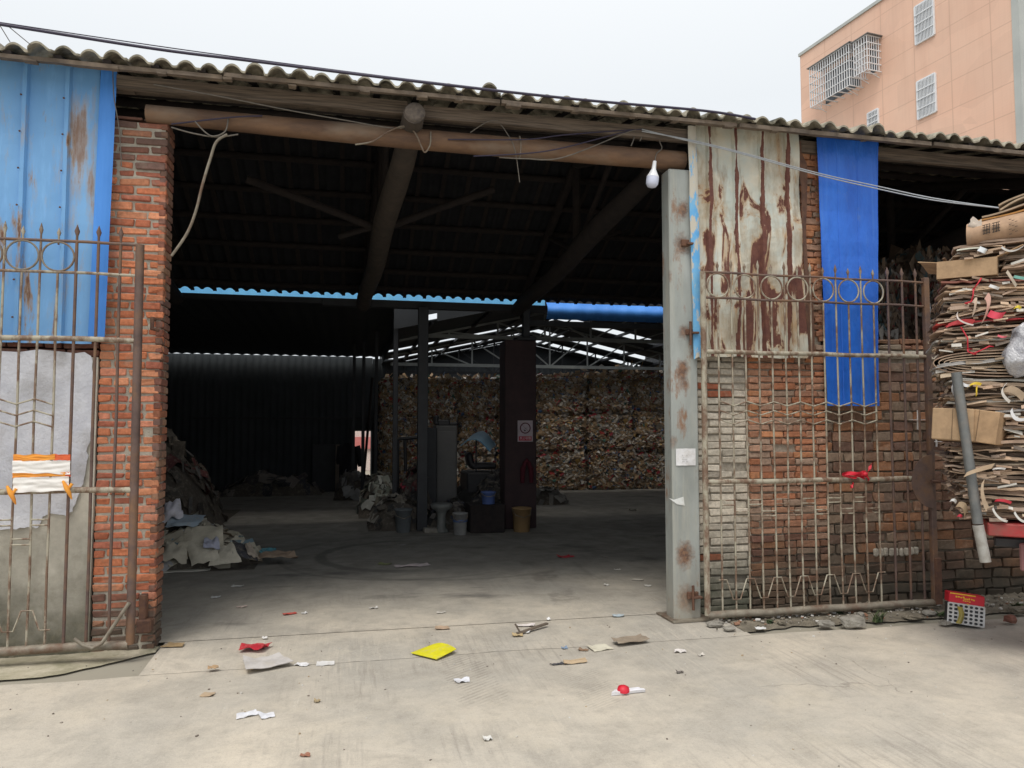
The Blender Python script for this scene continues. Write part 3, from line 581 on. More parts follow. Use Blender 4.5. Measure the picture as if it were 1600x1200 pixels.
def zb(y): return ZB_ + (ZR - ZB_) * (YB - y) / (YB - YRG)
def board(name, xa, xb, y, z, h, t, m, tilt=0, n=10):
    mb = MB(); mb.grid(lambda a, b: (xa + (xb - xa) * a, y + tilt * (b - .5) + .006 * mnoise.noise(Vector((a * 6, b, y))), z + h * (b - .5) * (1 + .12 * mnoise.noise(Vector((a * 5, 0, y * 9)))) + .010 * mnoise.noise(Vector((a * (xb - xa) * .7, y, 2)))), n * 3, 2, t, sm=False); mb.build(name, m, root)
# battens and boards under the eave (slight overlaps in length, each its own board)
xb_ = RX0
while xb_ < RX1:
    l_ = U(1.3, 2.4); board('eave_batten', xb_, min(xb_ + l_, RX1), -.30 + U(-.012, .012), 4.372 + U(-.010, .006), .028 + U(0, .008), .05, M['wood'], n=4); xb_ += l_ + U(.005, .03)
for i in range(34):
    x = RX0 + .3 + i * .46 + U(-.12, .12); mb = MB(); mb.box((x, -.285, 4.352 + U(-.004, .006)), (U(.05, .13), .05, .018), ch=.003, jit=.004); mb.build('packing_block', M['wood'], root)
board('fascia_board', -1.80, .42, -.10, 4.345, .10, .05, M['plank']); board('fascia_board', .55, 2.96, -.12, 4.315, .105, .05, M['plank']); board('fascia_board', 4.1, RX1, -.06, 4.335, .11, .05, M['plank']); board('fascia_board', RX0, -1.7, .0, 4.36, .10, .05, M['plank'])
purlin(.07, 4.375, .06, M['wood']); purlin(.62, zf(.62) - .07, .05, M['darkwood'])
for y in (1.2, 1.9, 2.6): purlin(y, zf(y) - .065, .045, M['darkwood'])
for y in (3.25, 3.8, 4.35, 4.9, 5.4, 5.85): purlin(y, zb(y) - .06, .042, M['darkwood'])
rx = RX0 + .2; k = 0
while rx < RX1:
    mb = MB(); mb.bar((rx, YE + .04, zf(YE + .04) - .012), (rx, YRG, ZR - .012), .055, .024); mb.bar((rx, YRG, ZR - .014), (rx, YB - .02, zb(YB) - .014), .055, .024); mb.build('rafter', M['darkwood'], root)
    rx += .33
# ---- log trusses
def truss(xa, xb, label, ys_=-.25, za=4.24, zb_=None):
    """tie log from the front eave to the rear post row, king post, two principal rafters and braces"""
    zb_ = zb_ or ZB_ - .17
    t = thing('roof_truss', label, 'roof truss', (xa, -.1, za), 'log roof trusses of the front shed')
    L_ = lambda y: Vector((xa + (xb - xa) * (y + .25) / 6.25, y, za + (zb_ - za) * (y + .25) / 6.25))
    mb = MB(); mb.tube([L_(y) + Vector((.015 * math.sin(y * 2), 0, .02 * math.sin(y * 1.3))) for y in np.linspace(ys_, 6.1, 14)], [.088 + .045 * math.sin(min(1, i / 5) * 1.57) * (1 - .35 * i / 13) for i in range(14)], 12); log = mb.build('tie_log', M['logwood'] if ys_ < 0 else M['darkwood'], t)
    mb = MB(); mb.lathe([(.084, 0), (.082, .006), (.05, .008), (.001, .009)], L_(ys_ - .002), 14, (0, -1, 0)); mb.build('end_grain', M['logend'], log)
    m_ = L_(2.9)
    mb = MB(); mb.tube([m_, (m_.x, 2.9, ZR - .1)], .055, 8); mb.build('king_post', M['darkwood'], t)
    mb = MB(); mb.tube([L_(.1) + Vector((0, 0, .1)), (m_.x, 2.85, ZR - .13)], .06, 8); mb.build('rafter_log', M['darkwood'], t)
    mb = MB(); mb.tube([L_(5.9) + Vector((0, 0, .06)), (m_.x, 2.95, ZR - .13)], .06, 8); mb.build('rafter_log', M['darkwood'], t)
    for y in (1.5, 4.3):
        q = Vector((m_.x, y, (zf(y) if y < 2.9 else zb(y)) - .14)); mb = MB(); mb.tube([L_(2.9), q], .035, 6); mb.build('strut', M['darkwood'], t)
    return t, L_
t1, L1 = truss(.47, .17, 'log roof truss whose tie beam ends in a round log above the pipe')
t2, L2 = truss(2.88, 2.76, 'log roof truss resting over the dark pillar with the smoking sign', .30)
t3, L3 = truss(7.55, 7.5, 'log roof truss above the bales in the right bay', .30)
t4, L4 = truss(-2.4, -2.7, 'log roof truss hidden over the left plaster wall', .30)
def brace(a, b, label, r=.045):
    mb = MB(); mb.tube([a, (Vector(a) + Vector(b)) / 2 + Vector((0, 0, .01)), b], r, 8); tag(mb.build('brace_pole', M['darkwood']), label, 'timber brace')
brace(at_y(588, 357, 2.6), at_y(385, 280, 2.2), 'timber brace rising to the left from the middle log beam'); brace(at_y(592, 360, 2.7), at_y(772, 296, 2.5), 'timber brace rising to the right from the middle log beam'); brace(at_y(530, 370, 2.8), at_y(598, 352, 2.6), 'short timber stub beside the middle log beam', .035)
brace(at_y(900, 385, 4.4), at_y(1040, 338, 4.2), 'timber brace reaching the right log beam from below', .04)

# ================================================================ REAR SHED
ZS = Zv(300, 461, 6.46)                                      # lower edge of the lit blue fascia
DPY = 5.72
# left bay: flat sheet roof, right bay: gabled roof on steel trusses
XP = .80
zlow = Zv(300, 552, 14.25); YF = 6.52; YBK = 15.8
root = thing('rear_roof', 'dark sheet roof of the rear shed with strips of daylight between the sheets', 'roof', (2, 11, 3.6))
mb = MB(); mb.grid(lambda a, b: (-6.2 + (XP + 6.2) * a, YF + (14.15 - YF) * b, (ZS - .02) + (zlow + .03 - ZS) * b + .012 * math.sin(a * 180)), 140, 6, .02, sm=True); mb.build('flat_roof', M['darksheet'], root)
XRG = X(850, 12.5); XER = 2 * XRG - XP; ZEV, ZRD = 3.42, 4.32
def rz(x): return ZEV + (ZRD - ZEV) * (1 - abs(x - XRG) / (XRG - XP))
SL = []
for vs_ in ((770, 516.5), (735, 536), (720, 550)):
    # where the sight line through the strip meets the left slope of the gable
    best = None
    for i in range(400):
        y = 7 + i * .02; p = at_y(vs_[0], vs_[1], y)
        if abs(p.z - rz(p.x)) < (best[0] if best else 9): best = (abs(p.z - rz(p.x)), y)
    SL.append(best[1])
SL = sorted(SL); pass
gap = .62; edges = [YF]
for y in SL: edges += [y - gap / 2, y + gap / 2]
edges.append(YBK)
for a in range(0, len(edges), 2):
    y0, y1 = edges[a], edges[a + 1]
    if y1 - y0 < .05: continue
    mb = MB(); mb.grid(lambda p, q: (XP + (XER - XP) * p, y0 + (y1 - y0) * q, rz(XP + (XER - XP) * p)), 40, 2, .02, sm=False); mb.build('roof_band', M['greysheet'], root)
for y in SL:
    for i in range(4):
        x = XP + 1.1 + i * 1.9
        if x < XER - .3: mb = MB(); mb.box((x, y, rz(x) - .012), (.12, gap + .06, .012), Matrix.Rotation(-math.atan2(ZRD - ZEV, XRG - XP) * (1 if x < XRG else -1), 3, 'Y')); mb.build('lap_plate', M['darksheet'], root)
for i in range(8):
    x = XP + .55 + i * 1.02
    if x < XER: mb = MB(); mb.bar((x, YF + .05, rz(x) - .05), (x, YBK - .05, rz(x) - .05), .05, .06); mb.build('purlin', M['dpost'], root)
# blue fascia between the two sheds
FY = 6.46; zt = ZS + .34
def wavy(a, b, x0, x1, z0f, z1, y, k): x = x0 + (x1 - x0) * a; return (x, y + .012 * math.sin(x * k), z0f + (z1 - z0f) * b)
xs1 = X(852, FY)
mb = MB(); mb.grid(lambda a, b: wavy(a, b, -6.2, xs1, ZS, zt, FY, 30), 160, 2, .004, sm=True); tag(mb.build('blue_fascia', M['skyblue']), 'sky blue corrugated fascia strip glowing between the two roofs on the left', 'metal strip')
mb = MB(); z0r = Zv(950, 502, FY)
mb.grid(lambda a, b: (xs1 + .02 + 5.5 * a, FY - .02 - .11 * math.sin(b * math.pi) + .012 * math.sin(a * 110), z0r + .30 * b), 90, 8, .004, sm=True); tag(mb.build('blue_fascia_roll', M['bluetrim']), 'deep blue rolled sheet between the two roofs right of the dark pillar', 'metal strip')
# dark header beam under the fascia on posts
mb = MB(); zh = ZS - .01; mb.box(((X(500, 6.16) + X(855, 6.16)) / 2, 6.16, zh - .08), (X(855, 6.16) - X(500, 6.16), .12, .13), ch=.01); tag(mb.build('header_beam', M['dpost']), 'dark steel header beam under the blue strip left of the dark pillar', 'beam')
mb = MB(); mb.box((-3.2, 6.16, zh - .06), (6.1, .10, .09)); tag(mb.build('eave_beam', M['dpost']), 'dark eave beam along the left half of the blue strip', 'beam')
mb = MB(); zz = Zv(950, 508, 6.2); mb.box((6.0, 6.2, zz - .01), (6.1, .12, .09)); tag(mb.build('eave_beam', M['dpost']), 'dark eave beam under the rolled blue sheet on the right', 'beam')
# posts
def post(u, vb, w_, d_, zt, m, label, name='steel_post', vb_y=None):
    p = at_z(u, vb, .018) if vb_y is None else at_y(u, 700, vb_y); mb = MB(); mb.box((p.x, p.y, (zt + .018) / 2 + .0), (w_, d_, zt - .018), ch=.006); o = mb.build(name, m); tag(o, label, 'post', 'steel posts inside the shed'); return p
post(659, 829, .165, .12, zh - .155, M['dpost'], 'thick dark steel post left of the grey cabinet')
post(616, 818, .085, .08, Zv(616, 494, 6.5), M['dpost'], 'grey steel post left of the thick dark post')
for (u, vb, lab) in ((586, 792, 'slim dark post left of the grey steel post'), (566, 782, 'slim dark post in front of the bright doorway'), (551, 778, 'slim dark post left of the bright doorway')):
    p = at_z(u, vb, .018); post(u, vb, .075, .075, ZS + (zlow - ZS) * (p.y - 6.8) / 7.45 - .05, M['dpost'], lab)
for j, (u, v0, v1, yy) in enumerate(((570, 520, 745, 11.0), )):
    a, b = at_y(582, 590, yy), at_y(568, 748, yy); brace(a, b, 'thin slanting prop in front of the bright doorway', .03)
# dark pillar with sign
pA, pB = X(789, DPY), X(838, DPY); ztop = Zv(815, 531, DPY)
mb = MB(); mb.grid(lambda a, b: (pA, 0, 0), 1, 1)
mb = MB(); mb.box(((pA + pB) / 2, DPY + .24, ztop / 2 + .009), (pB - pA, .48, ztop - .018), ch=.015, jit=.004); o = mb.build('roof_pillar', M['dpillar']); tag(o, 'dark maroon pillar inside the shed carrying the no smoking sign', 'pillar')
mb = MB(); cx = X(822, DPY + .2); mb.box((cx, DPY + .2, (ztop + L2(5.9).z) / 2 + .0), (.12, .12, L2(5.9).z - ztop - .05), ch=.01); mb.box((cx - .02, DPY + .2, ztop + .03), (.34, .3, .06), ch=.01); tag(mb.build('post_stub', M['dpost']), 'short steel stub standing on top of the maroon pillar', 'post')
# no smoking sign
sA, sB = at_y(809, 657, DPY - .01), at_y(832.5, 690, DPY - .01)
root = thing('no_smoking_sign', 'white and red no smoking sign on the dark maroon pillar', 'sign', ((sA.x + sB.x) / 2, DPY - .006, sB.z))
sw, sh = sB.x - sA.x, sA.z - sB.z; ccx, ccz = (sA.x + sB.x) / 2, sA.z - sh * .36
mb = MB(); mb.box((ccx, DPY - .004, (sA.z + sB.z) / 2), (sw, .006, sh), col=(.46, .40, .45)); mb.build('plate', M['paper'], root)
mb = MB(); N_ = 28; ro, ri = sw * .36, sw * .29
V = []; 
for k in range(N_):
    t = 2 * math.pi * k / N_; V += [(ccx + ro * math.cos(t), DPY - .0095, ccz + ro * math.sin(t)), (ccx + ri * math.cos(t), DPY - .0095, ccz + ri * math.sin(t))]
mb.add(V, [(2 * k, 2 * k + 1, (2 * k + 3) % (2 * N_), (2 * k + 2) % (2 * N_)) for k in range(N_)], (.10, .015, .03))
mb.bar((ccx - ri * .72, DPY - .0105, ccz + ri * .72), (ccx + ri * .72, DPY - .0105, ccz - ri * .72), .002, sw * .06, up=(0, 1, 0), col=(.10, .015, .03)); mb.build('prohibition_ring', M['paper'], root)
mb = MB(); mb.bar((ccx - ri * .5, DPY - .0085, ccz - ri * .35), (ccx + ri * .45, DPY - .0085, ccz + ri * .1), .002, sw * .07, up=(0, 1, 0), col=(.03, .03, .03)); mb.lathe([(sw * .055, 0), (sw * .055, .003)], (ccx - ri * .1, DPY - .0085, ccz - ri * .55), 10, (0, -1, 0), (.03, .03, .03)); mb.build('cigarette_symbol', M['paper'], root)
mb = MB(); mb.box((ccx, DPY - .008, sB.z + sh * .15), (sw * .84, .003, sh * .2), col=(.42, .015, .05)); mb.build('red_band', M['paper'], root)
def text(s_, size, loc, rot, mat_, name, parent=None, lab=None, ext=.001):
    cu = bpy.data.curves.new('t', 'FONT'); cu.body = s_; cu.size = size; cu.align_x = 'CENTER'; cu.align_y = 'CENTER'; cu.extrude = ext
    o = bpy.data.objects.new('t', cu); S.collection.objects.link(o); bpy.context.view_layer.update()
    me = bpy.data.meshes.new_from_object(o.evaluated_get(bpy.context.evaluated_depsgraph_get())); bpy.data.objects.remove(o)
    ob = bpy.data.objects.new(name, me); S.collection.objects.link(ob); me.materials.clear(); me.materials.append(mat_)
    ob.rotation_euler = rot
    if parent is not None: ob.parent = parent; ob.location = Vector(loc) - Vector(parent['_base'])
    else: ob.location = loc
    return ob
M['signwhite'] = simple('sign lettering white', (.72, .62, .66), None, 5, .7); M['signyellow'] = simple('print yellow', (.80, .45, .03), None, 5, .6); M['printblack'] = simple('black print', (.035, .03, .028), None, 5, .8)
text('禁止吸烟', sw * .19, (ccx, DPY - .0105, sB.z + sh * .15), (R(90), 0, 0), M['signwhite'], 'lettering', root)
# red cloth hung on pillar
mb = MB(); a = at_y(823, 735, DPY - .03)
for s_ in (-1, 1): mb.tube([(a.x + s_ * .02, DPY - .03, a.z + .14), (a.x + s_ * .07, DPY - .045, a.z + .02), (a.x + s_ * .075, DPY - .04, a.z - .2)], [.03, .045, .035], 8)
mb.tube([(a.x - .05, DPY - .035, a.z + .1), (a.x, DPY - .035, a.z + .17), (a.x + .05, DPY - .035, a.z + .1)], .035, 8); tag(mb.build('work_gloves', simple('maroon cloth', (.09, .012, .022), None, 9, .95)), 'dark red cloth hung on the maroon pillar under the sign', 'cloth')
# walls at the back
def sheetwall(name, label, x0, x1, y, z0, z1, m, per=.18):
    mb = MB(); n = int((x1 - x0) / per * 4); mb.grid(lambda a, b: (x0 + (x1 - x0) * a, y + .02 * (1 if int(round(a * n)) % 4 in (1, 2) else 0), z0 + (z1 - z0) * b), n, 1, .01, sm=False); return tag(mb.build(name, m), label, 'wall')
dx0, dx1 = X(553, 14.3), X(581, 14.3); dz1 = Zv(565, 675, 14.3)
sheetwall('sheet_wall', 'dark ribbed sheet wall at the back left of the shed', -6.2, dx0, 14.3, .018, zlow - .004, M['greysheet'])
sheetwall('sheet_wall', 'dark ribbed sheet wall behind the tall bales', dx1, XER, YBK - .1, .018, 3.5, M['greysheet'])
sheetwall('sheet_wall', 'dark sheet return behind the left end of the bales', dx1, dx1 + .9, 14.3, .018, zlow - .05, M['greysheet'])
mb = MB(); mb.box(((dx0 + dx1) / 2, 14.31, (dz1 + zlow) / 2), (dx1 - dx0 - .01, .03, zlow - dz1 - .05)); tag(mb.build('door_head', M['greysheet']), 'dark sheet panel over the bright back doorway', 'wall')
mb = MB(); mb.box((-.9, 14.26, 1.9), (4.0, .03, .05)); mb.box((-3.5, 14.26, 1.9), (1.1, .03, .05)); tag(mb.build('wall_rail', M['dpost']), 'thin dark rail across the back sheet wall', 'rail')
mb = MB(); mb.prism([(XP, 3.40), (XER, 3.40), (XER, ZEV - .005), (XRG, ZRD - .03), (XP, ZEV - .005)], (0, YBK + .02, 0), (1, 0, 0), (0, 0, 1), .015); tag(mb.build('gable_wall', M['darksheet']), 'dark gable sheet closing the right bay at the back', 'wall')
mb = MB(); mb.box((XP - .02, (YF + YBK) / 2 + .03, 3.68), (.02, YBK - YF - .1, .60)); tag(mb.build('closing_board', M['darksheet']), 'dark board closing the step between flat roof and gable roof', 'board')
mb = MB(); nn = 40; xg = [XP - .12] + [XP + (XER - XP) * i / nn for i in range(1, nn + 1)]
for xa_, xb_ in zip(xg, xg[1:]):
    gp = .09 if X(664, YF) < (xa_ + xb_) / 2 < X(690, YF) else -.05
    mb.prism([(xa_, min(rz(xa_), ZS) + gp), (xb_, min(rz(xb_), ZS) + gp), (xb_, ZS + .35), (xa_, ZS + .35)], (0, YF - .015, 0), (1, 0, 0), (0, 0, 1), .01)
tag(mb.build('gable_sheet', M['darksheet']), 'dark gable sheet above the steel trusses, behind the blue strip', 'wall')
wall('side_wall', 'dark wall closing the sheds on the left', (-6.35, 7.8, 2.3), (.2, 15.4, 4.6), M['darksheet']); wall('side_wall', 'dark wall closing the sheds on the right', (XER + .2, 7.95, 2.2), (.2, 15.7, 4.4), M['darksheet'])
for xg_, lab in ((RX1 - .16, 'dark gable board closing the right end of the front shed'), (RX0 + .16, 'dark gable board closing the left end of the front shed')):
    mb = MB(); mb.prism([(.02, 2.3), (YB, 2.3), (YB, ZB_ - .03), (YRG, ZR - .03), (.02, zf(.02) - .03)], (xg_, 0, 0), (0, 1, 0), (0, 0, 1), .06); tag(mb.build('gable_board', M['darksheet']), lab, 'board')
# outside the back door: pale ground is the ground sheet; a pink-white building
root = thing('back_building', 'pale pink building with red band glimpsed through the back doorway', 'building', (2, 24, 0))
mb = MB(); mb.box((.5, 24, 1.6), (9, 3, 3.2), col=(.74, .62, .58)); mb.build('wall', attr('pink render'), root)
mb = MB(); mb.box((.5, 22.45, 1.05), (8, .06, .45)); mb.build('red_panel', simple('faded red board', (.55, .16, .15), (.6, .25, .24), 2, .9), root)
for k in range(8): mb = MB(); mb.box((-3 + k, 22.45, 2.3), (.6, .06, .8)); mb.build('window', M['white_bar'], root)
# steel trusses of the right hall
def steel_truss(y, zc, zt_, label, m):
    t = thing('steel_truss', label, 'roof truss', (XRG, y, zc), 'pale steel trusses of the rear hall')
    xa, xb = XP + .1, XER - .1; mb = MB(); mb.bar((xa, y, zc), (xb, y, zc), .07, .075); mb.build('bottom_chord', m, t)
    for s_ in (0, 1):
        mb = MB(); a_ = (xa, y, rz(xa) - .05) if not s_ else (xb, y, rz(xb) - .05); mb.bar(a_, (XRG, y, rz(XRG) - .05), .04, .04); mb.build('top_chord', m, t)
    n = 8
    for i in range(1, n):
        x = xa + (xb - xa) * i / n; mb = MB(); mb.bar((x, y, zc), (x, y, rz(x) - .06), .035); mb.build('web_post', m, t)
        if i < n - 1 or 1:
            x2 = xa + (xb - xa) * (i + (1 if x < XRG - .1 else -1)) / n
            if abs(x2 - XRG) > -1: mb = MB(); mb.bar((x, y, rz(x) - .07), (x2 if x2 > xa + .2 else xa, y, zc), .03); mb.build('web_brace', m, t)
    # hangers under the chord
    return t
steel_truss(8.6, Zv(840, 529, 8.6), 0, 'pale steel roof truss nearest the dark pillar', M['truss'])
steel_truss(11.9, Zv(740, 571, 11.9), 0, 'middle grey steel roof truss of the rear hall', M['truss']); steel_truss(14.2, Zv(740, 583, 14.2), 0, 'farthest grey steel roof truss over the tall bales', M['dpost'])

# ================================================================ BALES
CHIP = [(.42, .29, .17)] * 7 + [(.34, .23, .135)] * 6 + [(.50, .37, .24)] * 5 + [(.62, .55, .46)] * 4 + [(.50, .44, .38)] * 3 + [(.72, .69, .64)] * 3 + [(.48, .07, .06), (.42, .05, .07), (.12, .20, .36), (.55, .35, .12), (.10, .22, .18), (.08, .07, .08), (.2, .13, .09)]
def bale_mesh(w, d, h, n, seed, faces=('f', 'l', 't', 'r'), cs=1.0):
    r = random.Random(seed); mb = MB()
    def bump(p): return .035 * mnoise.noise(Vector((p[0] * 3, p[1] * 3, p[2] * 3 + seed)))
    for fx in ('f', 'b', 'l', 'r', 't'):
        def fn(a, b):
            x, y, z = {'f': (w * (a - .5), -d / 2, h * b), 'b': (w * (.5 - a), d / 2, h * b), 'l': (-w / 2, d * (.5 - a), h * b), 'r': (w / 2, d * (a - .5), h * b), 't': (w * (a - .5), d * (b - .5), h)}[fx]
            q_ = 1 - .09 * (max(0, (abs(a - .5) - .38) / .12) ** 2 + max(0, (abs(b - .5) - .38) / .12) ** 2); x, y = x * q_, y * q_; k = 1 + bump((x, y, z)) * (0 if min(abs(a - .5), abs(b - .5)) > .499 else 1); return (x * k, y * k, z)
        mb.grid(fn, 8, 8, 0, (.10, .075, .055))
    for _ in range(n):
        fx = r.choice(faces); a, b = r.uniform(.02, .98), r.uniform(.02, .98)
        o = {'f': Vector((w * (a - .5), -d / 2 - .01, h * b)), 'l': Vector((-w / 2 - .01, d * (a - .5), h * b)), 'r': Vector((w / 2 + .01, d * (a - .5), h * b)), 't': Vector((w * (a - .5), d * (b - .5), h + .012))}[fx]
        ed = min(min(a, 1 - a) * (w if fx != 'l' else d), min(b, 1 - b) * h); rec = .10 * max(0, 1 - ed / .13) ** 1.5
        nrm = {'f': Vector((0, -1, 0)), 'l': Vector((-1, 0, 0)), 'r': Vector((1, 0, 0)), 't': Vector((0, 0, 1))}[fx]
        o = o - nrm * rec
        nrm = (nrm + Vector([r.uniform(-.42, .42) for _ in range(3)])).normalized(); t = nrm.cross(Vector((r.uniform(-1, 1), r.uniform(-1, 1), r.uniform(-1, 1)))).normalized(); q = nrm.cross(t)
        sx, sy = r.uniform(.018, .075) * cs, r.uniform(.012, .045) * cs; c = r.choice(CHIP); k = r.uniform(.6, 1.25) * (.82 + .5 * abs(mnoise.noise(Vector((a * 4, b * 4, seed * 1.7))))); c = tuple(v * k for v in c); big = r.random() < .05; sx *= 2.0 if big else 1; sy *= 1.8 if big else 1; off = nrm * r.uniform(0, .03)
        P4 = [o + off + t * sx * ux + q * sy * uy + nrm * r.uniform(-.02, .02) for ux, uy in ((-1, -1), (0, -.8), (1, -1), (1, 1), (0, .8), (-1, 1))]
        P4[1] += nrm * r.uniform(-.02, .03); P4[4] += nrm * r.uniform(-.02, .03)
        P4 = [p + Vector([r.uniform(-.01, .01) for _ in range(3)]) for p in P4]
        mb.add(P4, [(0, 1, 4, 5), (1, 2, 3, 4)], c)
    return mb
BW, BH, BD = 1.06, .0, 1.0
ybale = at_z(700, 768, .018).y
bales = []
for k in range(3):
    mb = bale_mesh(1.0, 1.0, 1.0, 1900, 40 + k, ('f', 'f', 'f', 'l', 't'), 1.12); o = mb.build('paper_bale', M['chips'], origin=(0, 0, 0)); bales.append(o)
def place_bale(proto, first, x, y, z, sx, sy, sz, rz_, label, group):
    o = proto if first else proto.copy()
    if not first: S.collection.objects.link(o)
    o.location = (x, y, z); o.scale = (sx, sy, sz); o.rotation_euler = (0, 0, rz_); tag(o, label, 'paper bale', group); return o
used = set(); RW = ['bottom', 'middle', 'top']; ORD = ['first', 'second', 'third', 'fourth', 'fifth', 'sixth', 'seventh', 'eighth']
def bale_wall(u0, u1, y0, y1, ztop, nc, nr, side, group, rough=0):
    a, b = X(u0, y0), X(u1, y1)
    for c in range(nc):
        xm = a + (b - a) * (c + .5) / nc; ym = y0 + (y1 - y0) * (c + .5) / nc
        for r_ in range(nr):
            k = (c * 5 + r_ * 2 + int(u0)) % 3; h = (ztop - .018 + (U(0, rough) if r_ == nr - 1 else 0)) / nr
            lab = f'{RW[r_]} bale of the {ORD[c]} column of waste paper {side}'
            place_bale(bales[k], k not in used, xm + U(-.02, .02), ym + .5 + U(-.07, .07), .018 + (ztop - .018) * r_ / nr, (b - a) / nc * .955, 1.0, h * .985, U(-.03, .03), lab, group); used.add(k)
y1_ = ybale - .35
bale_wall(594, 834, ybale, ybale, Zv(700, 593, ybale), 4, 3, 'left of the maroon pillar', 'bales of waste paper at the back')
bale_wall(838, 916, ybale - .3, ybale - .3, Zv(880, 588, ybale - .3), 1, 3, 'just right of the maroon pillar', 'bales of waste paper at the back')
bale_wall(920, 1062, y1_, y1_, Zv(980, 584, y1_), 2, 3, 'nearest the steel column', 'bales of waste paper at the back', .08)
# loose wisps on top of the bales
mb = MB()
for i in range(260):
    u = U(600, 1040); yy = ybale + .5 if u < 800 else (ybale + .2 if u < 918 else y1_ + .5); zt_ = Zv(u, 592 if u < 800 else 590 if u < 918 else 583, yy); p = Vector((X(u, yy), yy + U(-.45, .3), zt_ + (U(-.06, .10) if u < 918 else U(-.1, .2) * (1 + .5 * math.sin(u * .11)))))
    n = Vector((U(-1, 1), U(-1, 1), U(.2, 1))).normalized(); t = n.cross(Vector((U(-1, 1), U(-1, 1), 0))).normalized(); q = n.cross(t); a, b = U(.04, .14), U(.03, .09)
    c = rnd.choice(CHIP); mb.add([p - t * a - q * b, p + t * a - q * b * U(.4, 1), p + t * a * U(.5, 1) + q * b, p - t * a + q * b], [(0, 1, 2, 3)], c)
tag(mb.build('loose_scraps', M['chips']), 'ragged loose paper scraps crowning the back bales', 'paper scraps', kind='stuff')
# side bales in shadow left of the lit bales
# big brown bales behind the low brick wall on the right
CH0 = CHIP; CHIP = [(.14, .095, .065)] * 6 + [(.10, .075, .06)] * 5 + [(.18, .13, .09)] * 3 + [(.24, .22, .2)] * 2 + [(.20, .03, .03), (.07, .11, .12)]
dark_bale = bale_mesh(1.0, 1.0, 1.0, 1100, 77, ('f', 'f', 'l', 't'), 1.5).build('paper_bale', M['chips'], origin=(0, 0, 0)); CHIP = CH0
dcol = ['first', 'second', 'third', 'fourth']; fst = True
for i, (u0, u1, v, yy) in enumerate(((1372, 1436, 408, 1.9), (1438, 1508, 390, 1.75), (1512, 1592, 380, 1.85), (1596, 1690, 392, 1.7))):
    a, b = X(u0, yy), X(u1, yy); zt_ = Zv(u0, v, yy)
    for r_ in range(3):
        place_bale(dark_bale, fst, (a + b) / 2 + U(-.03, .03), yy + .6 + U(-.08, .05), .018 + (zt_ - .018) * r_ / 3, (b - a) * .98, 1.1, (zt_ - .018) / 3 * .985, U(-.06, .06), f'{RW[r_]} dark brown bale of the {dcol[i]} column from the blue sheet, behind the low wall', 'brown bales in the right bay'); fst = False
# hanging plastic film strip on those bales
mb = MB()
mb.grid(lambda a, b: (X(1452, 1.60) + .05 * a + .03 * math.sin(b * 9), 1.60 - .03 * math.sin(a * 3), 2.5 + .75 * b), 3, 14, .002); tag(mb.build('plastic_strip', M['film']), 'pale plastic film strip hanging down the brown bales on the right', 'plastic film')

# ================================================================ GATES
def spear(mb, x, y, z0, h=.13, r=.008):
    mb.tube([(x, y, z0), (x, y, z0 + h * .35), (x, y, z0 + h * .6), (x, y, z0 + h)], [r * .8, r * .8, r * 1.7, .001], 6)
def gate(root, xs, y, x_left, x_right, zs, pale, brown, post_right=True, ring_odd=1, chev=(1.88, 1.80, 1.72), brown_from=99, zz=(.21, .38), hz=((1.055, 1.015), (.955, .915))):
    ztop, z2, z3, z4, z5 = zs
    def rail(name, z, r, m, a=x_left, b=x_right):
        mb = MB(); mb.tube([(a + (b - a) * t / 8, y, z + .004 * math.sin(t * 2.1)) for t in range(9)], r, 10); mb.build(name, m, root)
    rail('top_rail', ztop, .011, brown); rail('ring_rail', z2, .011, pale if not post_right else brown)
    rail('middle_rail', z3, .020, pale); rail('lower_rail', z4, .022, pale); rail('bottom_tube', z5, .032, M['gate_grey'])
    for i, x in enumerate(xs):
        m = brown if x > brown_from else pale
        full = (i % 2 != ring_odd) or x > brown_from - .02
        mb = MB(); w_ = .0085 if x < brown_from else .011; bz = U(-.006, .006)
        mb.tube([(x, y, z5), (x + bz, y + .003, (z5 + z4) / 2), (x, y, z4), (x - bz, y, (z4 + z3) / 2), (x, y, z3), (x, y, (ztop if full else z2))], w_, 6); b_ = mb.build('bar', m, root)
        mb = MB(); spear(mb, x, y, ztop, .13 if full else .10, w_); mb.build('spear_tip', m, b_)
    thin = [x for x in xs if x <= brown_from]
    for i, x in enumerate(thin):
        if i % 2 == ring_odd:
            R_ = (ztop - z2) / 2 - .008; mb = MB(); mb.tube([(x + R_ * math.cos(t), y - .004, (ztop + z2) / 2 + R_ * math.sin(t)) for t in np.linspace(0, 2 * math.pi, 25)[:-1]], .0075, 6, closed=True); mb.build('ring', M['gate_grey'] if not post_right else pale, root)
    for z in chev:
        mb = MB(); P_ = [(x, y - .010, z + (.032 if i % 2 == 0 else -.006)) for i, x in enumerate(thin)]
        for a, b in zip(P_, P_[1:]): mb.tube([a, b], .0065, 5)
        mb.build('chevron_bar', pale, root)
    for i, (a, b) in enumerate(zip(thin, thin[1:])):
        for z in hz[i % 2]:
            mb = MB(); mb.tube([(a, y - .002, z), (b, y - .002, z + U(-.003, .003))], .0065, 5); mb.build('cross_bar', pale, root)
    mb = MB(); P_ = []
    for i, x in enumerate(thin): 
        z = zz[1] if i % 2 == 0 else zz[0]; P_ += [(x - .035, y - .010, z), (x + .035, y - .010, z)]
    mb.tube(P_, .0065, 5); mb.build('zigzag_bar', pale, root)
GY = -.25
root = thing('iron_gate', 'iron gate leaf with rings and a half disc plate right of the opening', 'gate', (4.1, GY, 0))
xs = [3.125 + .1305 * i for i in range(13)] + [4.845, 5.0, 5.145]
